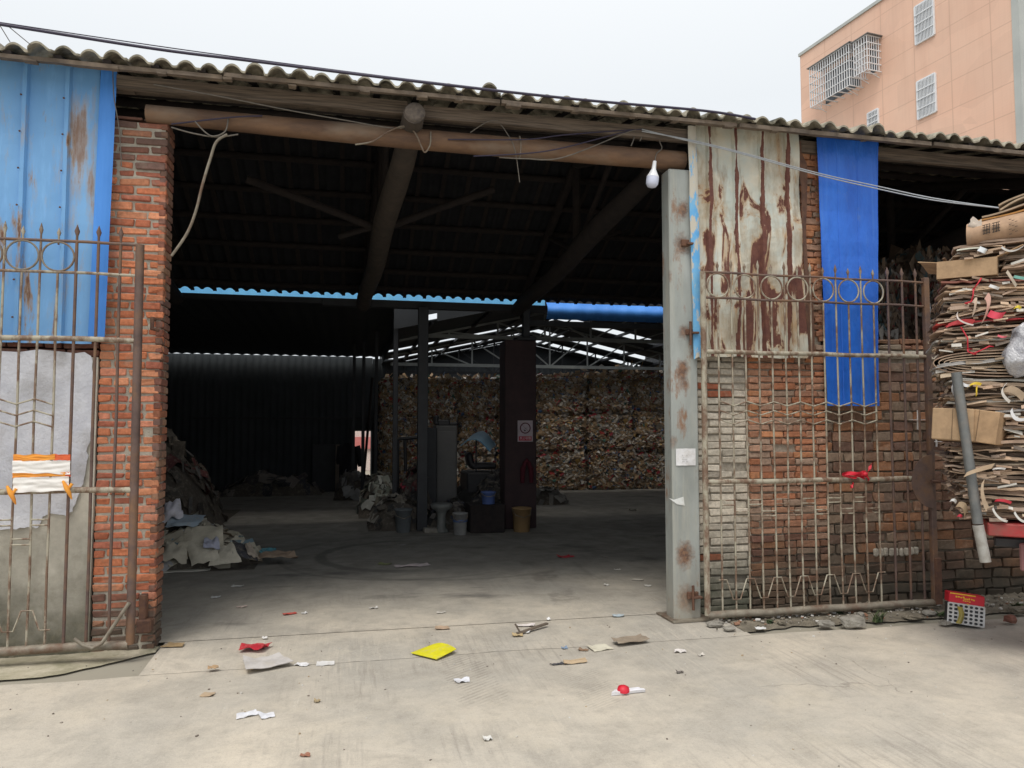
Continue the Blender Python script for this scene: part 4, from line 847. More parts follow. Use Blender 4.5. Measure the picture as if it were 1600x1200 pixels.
gate(root, xs, GY, 2.98, 5.25, (3.045, 2.82, 2.345, 1.215, .085), M['gate_pale'], M['gate_brown'], brown_from=4.75, ring_odd=0)
mb = MB(); mb.tube([(2.985, GY, .085), (2.98, GY, 1.2), (2.985, GY, 2.4), (2.985, GY, 3.05)], .026, 10); mb.build('frame_post', M['gate_pale'], root)
mb = MB(); mb.box((5.255, GY, 1.58), (.055, .05, 3.02), ch=.006); mb.build('frame_post', M['gate_brown'], root)
mb = MB(); mb.box((5.265, GY - .03, .28), (.065, .03, .42), ch=.004); mb.build('patch_plate', M['rust'], root)
ctr = (5.235, 1.19); rr = .245; poly = [(ctr[0] + rr * math.cos(t) * .92, ctr[1] + rr * math.sin(t)) for t in np.linspace(math.pi / 2 + .12, 1.5 * math.pi - .2, 20)] + [(ctr[0], ctr[1] - rr), (ctr[0], ctr[1] + rr)]
mb = MB(); mb.prism(poly, (0, GY - .036, 0), (1, 0, 0), (0, 0, 1), .006); mb.build('half_disc', M['gate_brown'], root)
mb = MB(); mb.tube([(5.20, GY - .06, 1.19), (5.34, GY - .06, 1.185)], .016, 8); mb.build('latch_rod', M['rust'], root)
root = thing('iron_gate', 'open iron gate leaf standing before the blue sheet and white plaster on the left', 'gate', (-2.4, GY, 0))
xs = [-2.105 - .1168 * i for i in range(18)][::-1] + [-1.985, -1.84, -1.69]
gate(root, xs, GY, -4.4, -1.56, (3.045, 2.815, 2.33, 1.235, .125), M['gate_pale'], M['gate_brown'], post_right=False, chev=(1.86, 1.78, 1.70), brown_from=-2.05, zz=(.26, .40), hz=((1.035, .995), (.90, .86)))
mb = MB(); mb.tube([(-1.548, GY, .125), (-1.55, GY, 1.2), (-1.558, GY, 3.045)], .030, 10); mb.build('frame_post', M['gate_brown'], root)
mb = MB(); mb.tube([(-1.55, GY - .045, .43), (-1.63, GY - .05, .30), (-1.72, GY - .055, .155), (-1.78, GY - .055, .125), (-1.84, GY - .055, .15), (-1.90, GY - .055, .20)], .013, 8); mb.build('hooked_bolt', M['gate_grey'], root)
# ribbon on the right gate
mb = MB(); p = at_y(1338, 743, GY - .03)
for (u0, v0, u1, v1, u2, v2, w_) in ((1352, 746, 1335, 737, 1317, 741, .030), (1352, 744, 1357, 733, 1363, 725, .020), (1350, 740, 1356, 745, 1358, 750, .022), (1317, 741, 1328, 747, 1340, 746, .018), (1333, 755, 1331, 760, 1330, 762, .016), (1340, 742, 1347, 739, 1353, 738, .035)):
    A, B, C = (at_y(u, v, GY - .035 - .01 * i) for i, (u, v) in enumerate(((u0, v0), (u1, v1), (u2, v2))))
    mb.grid(lambda a, b: tuple((A * (1 - a) ** 2 + B * 2 * a * (1 - a) + C * a * a) + Vector((0, .015 * math.sin(a * 7 + b * 3), (b - .5) * w_ * (1.4 - a * .5)))), 8, 3, .002)
mb.lathe([(.012, -.02), (.022, -.01), (.022, .01), (.012, .02)], at_y(1352, 741, GY - .04), 10, (1, 0, 0)); tag(mb.build('ribbon', M['ribbon']), 'shiny red ribbon knotted round the lower rail of the right gate', 'ribbon')
# striped cloth tied to the left gate
root = thing('striped_banner', 'white and orange striped cloth tied to the left gate above its lower rail', 'banner', (-2.23, GY - .04, 1.22))
def band(u0, v0, u1, v1, v2, v3, m, nm, ruf=.008, th=.003):
    A, B, C, D = at_y(u0, v0, GY - .03), at_y(u1, v1, GY - .03), at_y(u1, v2, GY - .03), at_y(u0, v3, GY - .03)
    mb = MB(); mb.grid(lambda a, b: tuple((A * (1 - a) + B * a) * b + (D * (1 - a) + C * a) * (1 - b) + Vector((0, -.012 - ruf * (1 + 1.3 * mnoise.noise(Vector((a * 3.5, b * 5, v0))) + .5 * math.sin(b * 11 + a * 2 + 4 * mnoise.noise(Vector((a * 4, b * 2, v0))))), .010 * mnoise.noise(Vector((a * 4, b, v0 * .3)))))), 16, 12, th); mb.build(nm, m, root)
band(22, 711, 87, 710, 718, 720, M['cloth_orange'], 'orange_stripe', .003); band(84, 710, 111, 710, 719, 719, M['cloth_red'], 'red_end', .002)
band(21, 719, 111, 719, 740, 738, M['cloth_white'], 'white_panel', .005); band(21, 738, 103, 738, 745, 746, M['cloth_orange'], 'orange_stripe', .004); band(101, 738, 111, 737, 746, 745, M['cloth_red'], 'red_end', .002)
band(22, 746, 109, 745, 766, 770, M['cloth_white'], 'white_panel', .007)
for (u, v) in ((20, 770), (107, 762)):
    p = at_y(u, v, GY - .03); mb = MB(); mb.tube([p + Vector((-.03, -.02, .05)), p + Vector((0, -.035, .0)), p + Vector((.02, -.03, -.045)), p + Vector((.03, -.02, -.08))], [.008, .017, .012, .004], 8); mb.tube([p + Vector((.03, -.02, .03)), p + Vector((0, -.03, -.02))], [.011, .009], 8); mb.build('tie_knot', M['cloth_orange'], root)

# ================================================================ BULB AND WIRES
def wire(name, pts, r, m, label, cat='wire', group=None, n=6, sub=6):
    P_ = [Vector(p) for p in pts]; Q = []
    for i in range(len(P_) - 1):
        p0, p1, p2, p3 = P_[max(i - 1, 0)], P_[i], P_[i + 1], P_[min(i + 2, len(P_) - 1)]
        for k in range(sub):
            t = k / sub; Q.append(.5 * ((2 * p1) + (p2 - p0) * t + (2 * p0 - 5 * p1 + 4 * p2 - p3) * t * t + (3 * p1 - p0 - 3 * p2 + p3) * t ** 3))
    Q.append(P_[-1]); mb = MB(); mb.tube(Q, r, n); return tag(mb.build(name, m), label, cat, group)
bt, bb = at_y(1023, 252, -.16), at_y(1018, 293, -.16); Lb_ = (bt - bb).length; dz = (bb - bt).normalized()
root = thing('light_bulb', 'large white plastic light bulb hanging from a wire below the rusty pipe', 'light bulb', bt)
mb = MB(); mb.lathe([(.016, 0), (.018, Lb_ * .16), (.020, Lb_ * .30), (.040, Lb_ * .48), (.053, Lb_ * .58), (.054, Lb_ * .62)], bt, 18, dz); mb.build('bulb_body', M['bulb'], root)
mb = MB(); mb.lathe([(.0535, Lb_ * .62), (.055, Lb_ * .74), (.052, Lb_ * .88), (.038, Lb_ * .97), (.012, Lb_)], bt, 18, dz); mb.build('bulb_dome', M['bulb_lens'], root)
Yp = lambda u, v, y=-.115: at_y(u, v, y)
wire('bulb_wire', [bt + Vector((0, .0, -.005)), Yp(1026, 240), Yp(1034, 232), Yp(1031, 222, -.1), Yp(1029, 212, -.08), Yp(1028, 204, -.1)], .005, M['wire'], 'short wire loop holding the white bulb on the pipe')
wire('loose_wire', [Yp(355, 210, -.14), Yp(338, 222, -.14), Yp(328, 250, -.13), Yp(316, 290, -.12), Yp(306, 330, -.1), Yp(292, 365, -.08), Yp(268, 400, -.06)], .011, M['gate_grey'], 'thick pale cord sagging from the left end of the pipe to the pillar')
wire('tie_wire', [Yp(305, 190, -.12), Yp(320, 206, -.15), Yp(334, 213, -.15), Yp(352, 205, -.14), Yp(357, 183, -.09)], .006, M['wire'], 'wire loop wrapped round the left end of the pipe')
wire('tie_wire', [Yp(268, 199, -.1), Yp(300, 208, -.13), Yp(338, 214, -.14), Yp(372, 210, -.12)], .006, M['wire'], 'thin wire running from the pillar edge under the pipe')
wire('blue_cable', [Yp(268, 194, -.1), Yp(310, 189, -.12), Yp(365, 183, -.12), Yp(410, 181, -.09)], .006, M['cable'], 'dark blue cable lying along the left end of the pipe')
wire('slack_wire', [Yp(240, 132, -.2), Yp(340, 150, -.2), Yp(450, 172, -.17), Yp(540, 188, -.14), Yp(612, 200, -.12), Yp(640, 197, -.12)], .005, M['wire'], 'thin wire slanting down from the eave to the log end')
wire('tie_wire', [Yp(555, 226, -.12), Yp(582, 221, -.13), Yp(608, 205, -.13), Yp(632, 197, -.13), Yp(648, 207, -.13), Yp(658, 228, -.12), Yp(664, 238, -.11), Yp(672, 226, -.12), Yp(673, 206, -.1)], .007, M['gate_grey'], 'pale wire looped under the round log end')
wire('tie_wire', [Yp(812, 213, -.08), Yp(814, 225, -.13), Yp(813, 240, -.13), Yp(811, 248, -.09)], .007, M['gate_grey'], 'wire hoop round the middle of the pipe')
for i, (v0, v1, v2, nm) in enumerate(((218, 211, 203, 'topmost of the three wires fanning off the pipe to the right'), (240, 231, 204, 'second of the three wires fanning off the pipe to the right'), (248, 246, 205, 'lowest of the three wires fanning off the pipe to the right'))):
    wire('fan_wire', [Yp(700 + i * 40, 236 - (18 if i == 0 else -6 - 2 * i), -.1), Yp(820, v0, -.14), Yp(880, v1, -.14), Yp(985, v2, -.12), Yp(1010, 204, -.12)], .0055, M['cable'] if i < 2 else M['wire'], nm, group='wires fanning off the pipe')
wire('drop_wire', [Yp(778, 189, -.1), Yp(790, 205, -.12), Yp(804, 232, -.12), Yp(812, 285, -.1)], .004, M['wire'], 'thin wire dropping behind the pipe from the plank')
wire('arc_wire', [Yp(735, 207, -.1), Yp(760, 191, -.12), Yp(778, 188, -.12)], .004, M['wire'], 'thin arched wire above the middle of the pipe')
wire('thread', [Yp(176, 100, -.13), Yp(178, 150, -.13), Yp(186, 200, -.1), Yp(190, 260, -.08)], .004, M['wire'], 'thin wire hanging down the upper left brick pillar')
for i in range(2):
    wire('twin_wire', [Yp(1003, 205 - i * 3, -.13), Yp(1075, 218 + i * 2, -.19), Yp(1150, 236 + i * 2, -.21), Yp(1280, 271 + i * 3, -.2), Yp(1371, 291 + i * 4, -.25), Yp(1460, 310 + i * 3, -.6), Yp(1570, 326, -1.0)], .0055, M['pale_wire'], ['upper' , 'lower'][i] + ' of the two grey wires crossing the rusty and blue sheets to the cardboard load', group='twin grey wires')
for i in range(2):
    wire('overhead_cable', [at_y(-900, -75 - i * 3, -.42), at_y(-400, -20 - i * 3, -.42), at_y(-60, 29 - i * 3, -.42), at_y(0, 38 - i * 3, -.42), at_y(240, 76 - i * 5, -.42), at_y(400, 96 - i * 3, -.42), at_y(640, 126 - i * 2, -.42), at_y(900, 155 - i, -.42), at_y(1100, 173, -.42), at_y(1180, 186, -.36)], .011 if i == 0 else .004, M['cable'], ['thick dark overhead cable running along above the tile eave', 'thin cable riding just above the thick overhead cable'][i], 'cable')
for i, (u0, v0, u1, v1) in enumerate(((0, 40, 16, 66), (14, 42, 48, 70))):
    wire('stay_wire', [at_y(u0, v0, -.42), at_y(u1, v1, -.36)], .003, M['wire'], ['steeper', 'flatter'][i] + ' thin stay wire between the overhead cable and the left eave')
for i, (u, v) in enumerate(((988, 222), (1002, 214), (1044, 214))):
    wire('wire_hook', [Yp(u + 3, v - 12, -.1), Yp(u + 2, v - 4, -.11), Yp(u - 2, v + 6, -.11)], .006, M['wire'], ['leftmost', 'middle', 'rightmost'][i] + ' of three short wire ends under the plank by the bulb', group='short wire ends')

# ================================================================ ORANGE BUILDING BEHIND
ang = YAW - R(19.1); T_ = np.array([math.sin(ang), math.cos(ang), 0]); N_ = np.array([-T_[1], T_[0], 0])      # along the facade (away), outward normal (left)
q_ = ray(1447, 665); q_ = q_ / (q_ @ _F0); O_ = _C + q_ * 24.0; O_[2] = 0
def fac(u, v, off=0.0):
    o = O_ + N_ * off; r = ray(u, v); t = ((o - _C) @ N_) / (r @ N_); p = _C + r * t; return float((p - O_) @ T_), float(p[2])
def FP(s_, z, off=0.0): return Vector(O_ + T_ * s_ + N_ * off) + Vector((0, 0, z))
sF, zR = fac(1250, 88); sN = fac(1583, 60)[0]; print('building', sF, sN, zR)
root = thing('apartment_building', 'tall peach tiled building with barred windows rising behind the tile roof', 'building', FP((sF + sN) / 2, 0, -4))
def fpf(p): d = np.array(p) - O_; return (float(d @ T_), float(d @ N_), p[2])
rotF = Matrix((Vector(T_), Vector(N_), Vector((0, 0, 1)))).transposed()
def fpf2(p): d = np.array(p) - O_; return (float(d @ T_) + float(d @ N_), 0, p[2])
mb = MB(); mb.box(FP((sF + sN + .02) / 2, zR / 2, -5), (sF - sN - .02, 10, zR), rotF); mb.build('tiled_wall', M['peach'], root, pf=lambda p: (float((np.array(p) - O_) @ T_), p[2], 0) if False else (float((np.array(p) - O_) @ T_), float((np.array(p) - O_) @ N_), p[2]))
M['peach'].node_tree.nodes  # facade tiles use (along, out, up)
mb = MB(); mb.box(FP(sN - .10, zR / 2 + .1, -5), (.22, 10.04, zR + .2), rotF); mb.build('end_wall', M['cement'], root)
mb = MB(); mb.box(FP((sF + sN) / 2, zR + .05, -5), (sF - sN + .1, 10.1, .12), rotF); mb.build('parapet_cap', M['cement'], root)
def win(u0, v0, u1, v1, nb=13, nr=4):
    """flush barred window; u0,v0 upper far corner, u1,v1 lower near corner"""
    s0, z1 = fac(u0, v0); s1, z0 = fac(u1, v1); 
    f = MB(); 
    for z in (z0, z1): f.bar(FP(s0, z, .03), FP(s1, z, .03), .06, .05)
    for s_ in (s0, s1): f.bar(FP(s_, z0, .032), FP(s_, z1, .032), .06, .05, up=T_)
    fr = f.build('window_frame', M['white_bar'], root)
    m = MB(); m.box(FP((s0 + s1) / 2, (z0 + z1) / 2, .004), (abs(s0 - s1), .02, z1 - z0), rotF); m.build('pane', M['glass'], fr)
    m = MB()
    for i in range(1, nb): s_ = s0 + (s1 - s0) * i / nb; m.bar(FP(s_, z0, .06), FP(s_, z1, .06), .028, .02, up=T_)
    for i in range(1, nr): z = z0 + (z1 - z0) * i / nr; m.bar(FP(s0, z, .075), FP(s1, z, .075), .02, .035)
    m.build('security_bars', M['white_bar'], fr)
win(1430.5, 12, 1461, 54); 
win(1434, 129, 1464, 174); win(1357, 178, 1374, 206, 7)
def cage(u_far, v_far_t, v_far_b, u_near, v_near_t, v_near_b, dep, lab):
    s0, zt_ = fac(u_far, v_far_t, dep); s1, zt2 = fac(u_near, v_near_t, dep); zt_ = (zt_ + zt2) / 2; zb_ = (fac(u_far, v_far_b, dep)[1] + fac(u_near, v_near_b, dep)[1]) / 2
    m = MB(); m.box(FP((s0 + s1) / 2, (zt_ + zb_) / 2, .01), (abs(s0 - s1) - .3, .03, (zt_ - zb_) * .8), rotF); wn = m.build('window', M['glass'], root)
    m = MB()
    n = int(abs(s0 - s1) / .115)
    for i in range(n + 1): s_ = s0 + (s1 - s0) * i / n; m.bar(FP(s_, zb_, dep), FP(s_, zt_, dep), .03, .025, up=T_)
    for i in range(6):
        z = zb_ + (zt_ - zb_) * i / 5; m.bar(FP(s0, z, dep + .01), FP(s1, z, dep + .01), .02, .022)
        for s_ in (s0, s1): m.bar(FP(s_, z, 0), FP(s_, z, dep), .03, .03)
    for s_ in (s0, s1):
        for i in range(1, 6): m.bar(FP(s_, zb_, dep * i / 6), FP(s_, zt_, dep * i / 6), .02, .02, up=N_)
    for i in range(int(abs(s0 - s1) / .35)): s_ = min(s0, s1) + .2 + i * .35; m.bar(FP(s_, zb_, 0), FP(s_, zb_, dep), .04, .03)
    m.build('security_cage', M['white_bar'], wn)
    m = MB(); m.box(FP((s0 + s1) / 2, zt_ + .03, dep / 2), (abs(s0 - s1) + .2, dep + .12, .03), rotF); m.build('cage_roof', M['grey_steel'], wn)
    m = MB()
    for s_ in (s0 - (s0 - s1) * .1, s1 + (s0 - s1) * .12): m.bar(FP(s_, zb_, dep * .9), FP(s_, zb_ - .18, .02), .02, .02)
    m.build('cage_bracket', M['white_bar'], wn)
cage(1265, 108, 168, 1326, 68, 135, .62, ''); cage(1333.5, 68, 121, 1354, 54, 109, .62, '')

# ================================================================ TRUCK WITH FLATTENED CARDBOARD
TY0, TY1 = 0.0, 1.20                     # near and far side of the load, in the truck's own frame
before_truck = set(S.objects); TPHI = R(-40); TPIV = at_y(1472, 600, -1.45); TPIV.z = 0; world_at_y = at_y
_rc, _rs = math.cos(TPHI), math.sin(TPHI)
def to_local(p): d = Vector(p) - TPIV; return Vector((_rc * d.x + _rs * d.y, -_rs * d.x + _rc * d.y, d.z))
def at_y(u, v, y):        # same survey helper, measured in the truck's frame
    c = to_local(_C); r = Vector(ray(u, v)); r = Vector((_rc * r.x + _rs * r.y, -_rs * r.x + _rc * r.y, r.z)); return c + r * ((y - c.y) / r.y)
KR = [(.47, .33, .225), (.41, .285, .20), (.51, .37, .26), (.36, .255, .185), (.55, .41, .295), (.33, .24, .18), (.44, .315, .235), (.30, .225, .175)]
xT = at_y(1542, 820, TY0).x; zBed = Zv(1570, 817, TY0); xEnd = xT + 3.4
root = thing('cargo_truck', 'red cargo truck bed sagging under a tall load of flattened cardboard at the right edge', 'truck', (xT + 1.7, .6, 0))
mb = MB(); mb.box(((xT + xEnd) / 2, (TY0 + TY1) / 2, zBed - .05), (xEnd - xT, TY1 - TY0 + .06, .09), ch=.008); mb.build('cargo_bed', M['red_steel'], root)
mb = MB(); a = at_y(1600, 862, TY0 + .1); mb.box((a.x + .25, TY0 + .12, zBed - .25), (.55, .03, .2), ch=.01); mb.build('mudguard', simple('dusty red plastic', (.26, .12, .12), (.2, .1, .1), 6, .8), root)
mb = MB(); mb.box((a.x - .06, TY0 + .2, zBed - .16), (.22, .07, .07), ch=.01); mb.build('tail_lamp', M['blackp'], root)
mb = MB()
for y in (TY0 + .3, TY1 - .3): mb.box(((xT + xEnd) / 2 + .3, y, zBed - .17), (xEnd - xT - .4, .07, .14))
mb.build('chassis_rail', M['blackp'], root)
for y in (TY0 + .14, TY1 - .14):
    for x in (xT + 1.5, xT + 4.0):
        mb = MB(); mb.lathe([(.16, -.09), (.27, -.09), (.32, -.06), (.32, .06), (.27, .09), (.16, .09)], (x, y, .32), 24, (0, 1, 0)); wh = mb.build('wheel', M['tyre'], root)
        mb = MB(); mb.lathe([(.02, -.07), (.155, -.08), (.155, .08), (.02, .07)], (x, y, .32), 18, (0, 1, 0)); mb.build('rim', M['grey_steel'], wh)
for x in (xT + 1.5, xT + 4.0): mb = MB(); mb.tube([(x, TY0 + .2, .32), (x, TY1 - .2, .32)], .035, 8); mb.build('axle', M['blackp'], root)
mb = MB(); mb.prism([(0, 0), (1.5, 0), (1.5, .75), (1.15, 1.45), (0, 1.5)], (xT + 3.45, TY1 + .05, .55), (1, 0, 0), (0, 0, 1), TY1 - TY0 + .1); cabm = mb.build('cab', M['red_steel'], root)
mb = MB(); mb.prism([(.25, .8), (1.3, .8), (1.05, 1.35), (.25, 1.38)], (xT + 3.45, TY0 - .052, .55), (1, 0, 0), (0, 0, 1), .006); mb.build('side_window', M['glass'], root)
def bundle(name, label, zb_, zt_, ul, n, droop=0.0, tilt=0.0, seed=1, twine=None, accents=(), ur=None, th=None, wav=.012, pal=None, ragged=.09):
    r = random.Random(seed); t = thing(name, label, 'cardboard', (xL(ul, zb_) + .5, (TY0 + TY1) / 2, zb_), 'tied bundles of flattened cardboard on the truck')
    mb = MB(); H_ = zt_ - zb_; pal = pal or KR; n0 = n; n = int(n * 1.4)
    for i in range(n):
        z = zb_ + H_ * (i + .5) / n; x0 = xL(ul, z) + r.uniform(-.01, ragged); x1 = x0 + r.uniform(1.5, 2.6); y0 = TY0 + r.uniform(-.02, ragged * .8); y1 = TY1 - r.uniform(0, .15)
        c = r.choice(pal); k = r.uniform(.55, 1.15); c = tuple(v * k for v in c); 
        if i in dict(accents): c = dict(accents)[i]
        if i % 9 == 4: c = tuple(v * .8 for v in r.choice([(.52, .49, .44), (.34, .27, .2), (.30, .12, .09), (.42, .40, .38)]))
        ph, am = r.uniform(0, 6), r.uniform(.3, 1) * wav; tk = (th or H_ / n * r.uniform(.45, 1.25)); sk = r.uniform(-.08, .08); dr = droop * r.uniform(.7, 1.2); tl = tilt + r.uniform(-.035, .035)
        def fn(a, b, x0=x0, x1=x1, y0=y0, y1=y1, z=z, ph=ph, am=am, sk=sk, dr=dr, tl=tl):
            x = x0 + (x1 - x0) * a + sk * b + (.045 * mnoise.noise(Vector((b * 7, ph, 0))) if a < .1 else 0); y = y0 + (y1 - y0) * b + (.035 * mnoise.noise(Vector((x * 9, ph, 1))) + .015 * mnoise.noise(Vector((x * 26, ph, 2))) if b < .1 else 0)
            return (x, y, z + tk / 2 + am * math.sin(x * 4.5 + ph) + am * .7 * math.sin(x * 11 + y * 5 + ph * 2) + (.012 * mnoise.noise(Vector((x * 17, ph, 5))) if b < .1 or a < .1 else 0) - dr * max(0, .45 - (x - x0)) ** 2 * 4 + tl * (x - x0))
        mb.grid(fn, 34, 5, tk, c, sm=False)
        if r.random() < .55:              # the doubled edge of a carton: a second thinner ply just under
            c2 = tuple(min(1, v * 1.35) for v in c); mb.grid(lambda a, b, f=fn: tuple(Vector(f(a, b * .4)) + Vector((-.008, -.012, -.004 - tk * .55))), 18, 2, tk * .3, c2, sm=False)
    mb.box((xL(ul, zb_) + 1.3, (TY0 + TY1) / 2 + .03, (zb_ + zt_) / 2 + tilt * .9), (2.4, TY1 - TY0 - .12, H_ * .96), Matrix.Rotation(-math.atan(tilt), 3, 'Y'), (.24, .175, .12))
    for i in range(int(H_ * 260)):         # torn lips, folded tabs and crushed edges along the near face and the left end
        z = zb_ + H_ * r.random(); lf = r.random() < .25; x = xL(ul, z) + (r.uniform(-.02, .05) if lf else r.uniform(.03, 1.0)); y = TY0 + (r.uniform(0, .7) if lf else r.uniform(-.03, .02)); w_, h_ = r.uniform(.03, .13), r.uniform(.006, .028)
        c = r.choice(pal + [(.55, .52, .47), (.50, .40, .29), (.20, .16, .13)]); k = r.uniform(.6, 1.2); c = tuple(v * k for v in c); a_ = r.uniform(-.35, .35); p = Vector((x, y, z + tilt * max(0, x - xL(ul, z)))); d = Vector((math.cos(a_), r.uniform(-.15, .15), math.sin(a_))) if not lf else Vector((r.uniform(-.2, .2), math.cos(a_), math.sin(a_))); o_ = Vector((0, -1, r.uniform(-.9, .4))).normalized() if not lf else Vector((-1, 0, r.uniform(-.9, .4))).normalized()
        mb.grid(lambda u, v: tuple(p + d * w_ * (u - .5) + o_ * (h_ * v * (1 + .8 * mnoise.noise(Vector((u * 4, i, 1))))) + Vector((0, 0, -.012 * v * v))), 4, 2, .003, c, sm=False)
    mb.build('cardboard_sheets', M['kraft'], t)
    if twine:
        for (u0, v0, u1, v1) in twine:
            A, B = at_y(u0, v0, TY0 - .035), at_y(u1, v1, TY0 - .035); m2 = MB(); m2.tube([A + Vector((0, .05, .01)), A, (A + B) / 2 + Vector((.02 * r.uniform(-1, 1), -.012, 0)), B, B + Vector((.03, .05, 0))], [.004, .006, .0045, .006, .004], 6); m2.build('twine', M['twine'], t)
    return t
def xL(u, z):            # x of the left end of the load (photo column u) at the near face
    return at_y(u, 600, TY0).x
Zt = lambda v, u=1530: Zv(u, v, TY0)
B_ = [(812, 776, 1494, 7, .0, .00, 'lowest bundle of dusty cardboard resting straight on the truck bed', None, ()),
      (775, 742, 1484, 7, .02, .01, 'drooping grey-brown cardboard bundle above the lowest one', None, ()),
      (741, 694, 1478, 9, .0, .00, 'flat even bundle of cardboard just under the two small closed cartons', None, ()),
      (640, 588, 1470, 10, .03, -.05, 'cardboard bundle sloping down to the right above the small closed cartons', None, ()),
      (587, 546, 1464, 6, .05, .05, 'thick pale folded cardboard bundle with a rounded curled left end', None, ()),
      (545, 508, 1462, 9, .0, .02, 'dark dusty cardboard bundle crossed by red twine at its left end', [(1502, 512, 1512, 545), (1512, 546, 1522, 553), (1520, 553, 1546, 541)], ()),
      (507, 484, 1468, 6, .02, .06, 'cardboard bundle with red printed sheets sticking out on the left', None, ((1, (.42, .045, .05)), (2, (.45, .06, .05)), (3, (.36, .12, .06)))),
      (483, 432, 1472, 11, .0, -.04, 'cardboard bundle tied with pink twine directly under the open carton', [(1533, 435, 1521, 452), (1521, 452, 1518, 470), (1518, 470, 1508, 474)], ((9, (.50, .36, .24)), (10, (.52, .38, .26)))),
      (404, 382, 1492, 6, .0, .03, 'thin bundle of creased cardboard between open carton and rolled carton', None, ((4, (.62, .62, .52)),))]
for i, (vb, vt, ul, n, dr, tl, lab, tw, acc) in enumerate(B_):
    bundle('cardboard_bundle', lab, Zt(vb), Zt(vt), ul, n, dr, tl, 100 + i, tw, acc, wav=.010 if i != 4 else .018, th=None, pal=KR if i not in (4,) else [(.42, .32, .22), (.38, .28, .19), (.45, .35, .25)])
# filler bundle behind the two cartons
bundle('cardboard_bundle', 'cardboard bundle set back behind the two small closed cartons', Zt(693), Zt(641), 1556, 10, 0, .03, 131)
bundle('cardboard_bundle', 'cardboard sheets lying to the right of the open carton', Zt(431), Zt(405), 1566, 5, 0, .06, 132)
# curled fold at the left end of the pale bundle
mb = MB()
for k in range(4):
    r_ = .026 + k * .022; c = at_y(1490, 566, TY0 - .005); mb.grid(lambda a, b, r_=r_, k=k: (c.x + .02 + (- r_ * 1.6 * math.sin(a * math.pi)) + (.42 * abs(a - .5) * 2 - .10 if 0 else .34 * (abs(a - .5) * 2) ** 2), c.y - .01 + .5 * b, c.z + r_ * math.cos(a * math.pi) - .02 * (abs(a - .5) * 2)), 20, 2, .007, (.46 - .03 * k, .35 - .03 * k, .25 - .02 * k))
tag(mb.build('curled_cardboard', M['kraft']), 'pale cardboard curled round on itself at the left edge of the load', 'cardboard')
# cartons
def carton(name, label, p, size, rz_=0.0, ry=0.0, col=(.40, .26, .15), open_=False, rx_=0.0):
    t = thing(name, label, 'carton', p); rot = Matrix.Rotation(rz_, 3, 'Z') @ Matrix.Rotation(ry, 3, 'Y') @ Matrix.Rotation(rx_, 3, 'X'); w_, d_, h_ = size; P_ = Vector(p)
    mb = MB()
    if not open_:
        mb.box(P_ + rot @ Vector((0, 0, h_ / 2)), size, rot, col, ch=.006, jit=.003); mb.build('box', M['kraft'], t)
        mb = MB(); mb.box(P_ + rot @ Vector((0, -d_ / 2 - .002, h_ / 2)), (.004, .003, h_ * .98), rot, tuple(c * .45 for c in col)); mb.box(P_ + rot @ Vector((0, 0, h_ + .001)), (.05, d_ * .98, .002), rot, (.46, .36, .24)); mb.build('tape', M['kraft'], t)
    else:
        k = .006
        for (c, s_) in (((0, -d_ / 2, h_ / 2), (w_, k, h_)), ((0, d_ / 2, h_ / 2), (w_, k, h_)), ((-w_ / 2, 0, h_ / 2), (k, d_ - 2 * k, h_)), ((w_ / 2, 0, h_ / 2), (k, d_ - 2 * k, h_)), ((0, 0, .004), (w_ - 2 * k, d_ - 2 * k, .006))): mb.box(P_ + rot @ Vector(c), s_, rot, col)
        mb.build('box', M['kraft'], t)
        for (o, d, wv) in (((-w_ / 2, 0, h_), (-.13, 0, .02), (0, d_ * .95, 0)), ((w_ / 2, 0, h_), (.16, 0, .07), (0, d_ * .95, 0)), ((0, d_ / 2, h_), (0, .05, .12), (w_ * .95, 0, 0))):
            o, d, wv = Vector(o), Vector(d), Vector(wv); mb = MB(); mb.grid(lambda a, b: tuple(P_ + rot @ (o + wv * (a - .5) + d * b + Vector((0, 0, .01 * math.sin(a * 5))))), 4, 3, .006, tuple(min(1, c * 1.15) for c in col)); mb.build('flap', M['kraft'], t)
    return t
cw = .33; a = at_y(1500, 690, TY0 - .10)
carton('small_carton', 'left one of two small closed cartons wedged behind the steel pole', (at_y(1494, 690, TY0).x, TY0 + .06, Zt(690)), (.27, .28, .235), -.25, .06, (.40, .27, .16), rx_=-.06)
carton('small_carton', 'right one of two small closed cartons, tilted, with a white seam', (at_y(1532, 690, TY0).x + .01, TY0 + .05, Zt(692)), (.25, .30, .235), -.35, .15, (.43, .28, .16), rx_=-.05)
carton('open_carton', 'shallow open brown carton with raised flaps near the top of the load', (at_y(1521, 430, TY0).x, TY0 + .25, Zt(431)), (.38, .52, .13), -.18, .03, (.42, .28, .165), True)
# rolled carton with black print
root = thing('rolled_carton', 'rolled brown carton with smudged black print near the top of the load', 'carton', (at_y(1570, 380, TY0).x, TY0 + .2, Zt(386)))
A, B = at_y(1512, 374, TY0 + .12), at_y(1660, 341, TY0 + .12); mb = MB(); V_ = (B - A)
def roll(a, b):
    t = b * 2 * math.pi; p = A + V_ * a; return (p.x + (.02 * math.sin(t) if a == 0 else 0), p.y + .15 * math.sin(t), p.z + .098 * math.cos(t) * (1 + .15 * math.cos(2 * t)))
mb.grid(roll, 12, 24, .006, (.44, .29, .19)); mb.grid(lambda a, b: (roll(0.004, b)[0] + .004, A.y + (roll(0, b)[1] - A.y) * a, A.z + (roll(0, b)[2] - A.z) * a), 4, 24, .004, (.46, .33, .23)); mb.build('carton_roll', M['kraft'], root)
r2 = random.Random(5); dirx = V_.normalized(); upv = Vector((0, 0, 1)); q0 = A + dirx * .085 + Vector((0, -.158, .010))
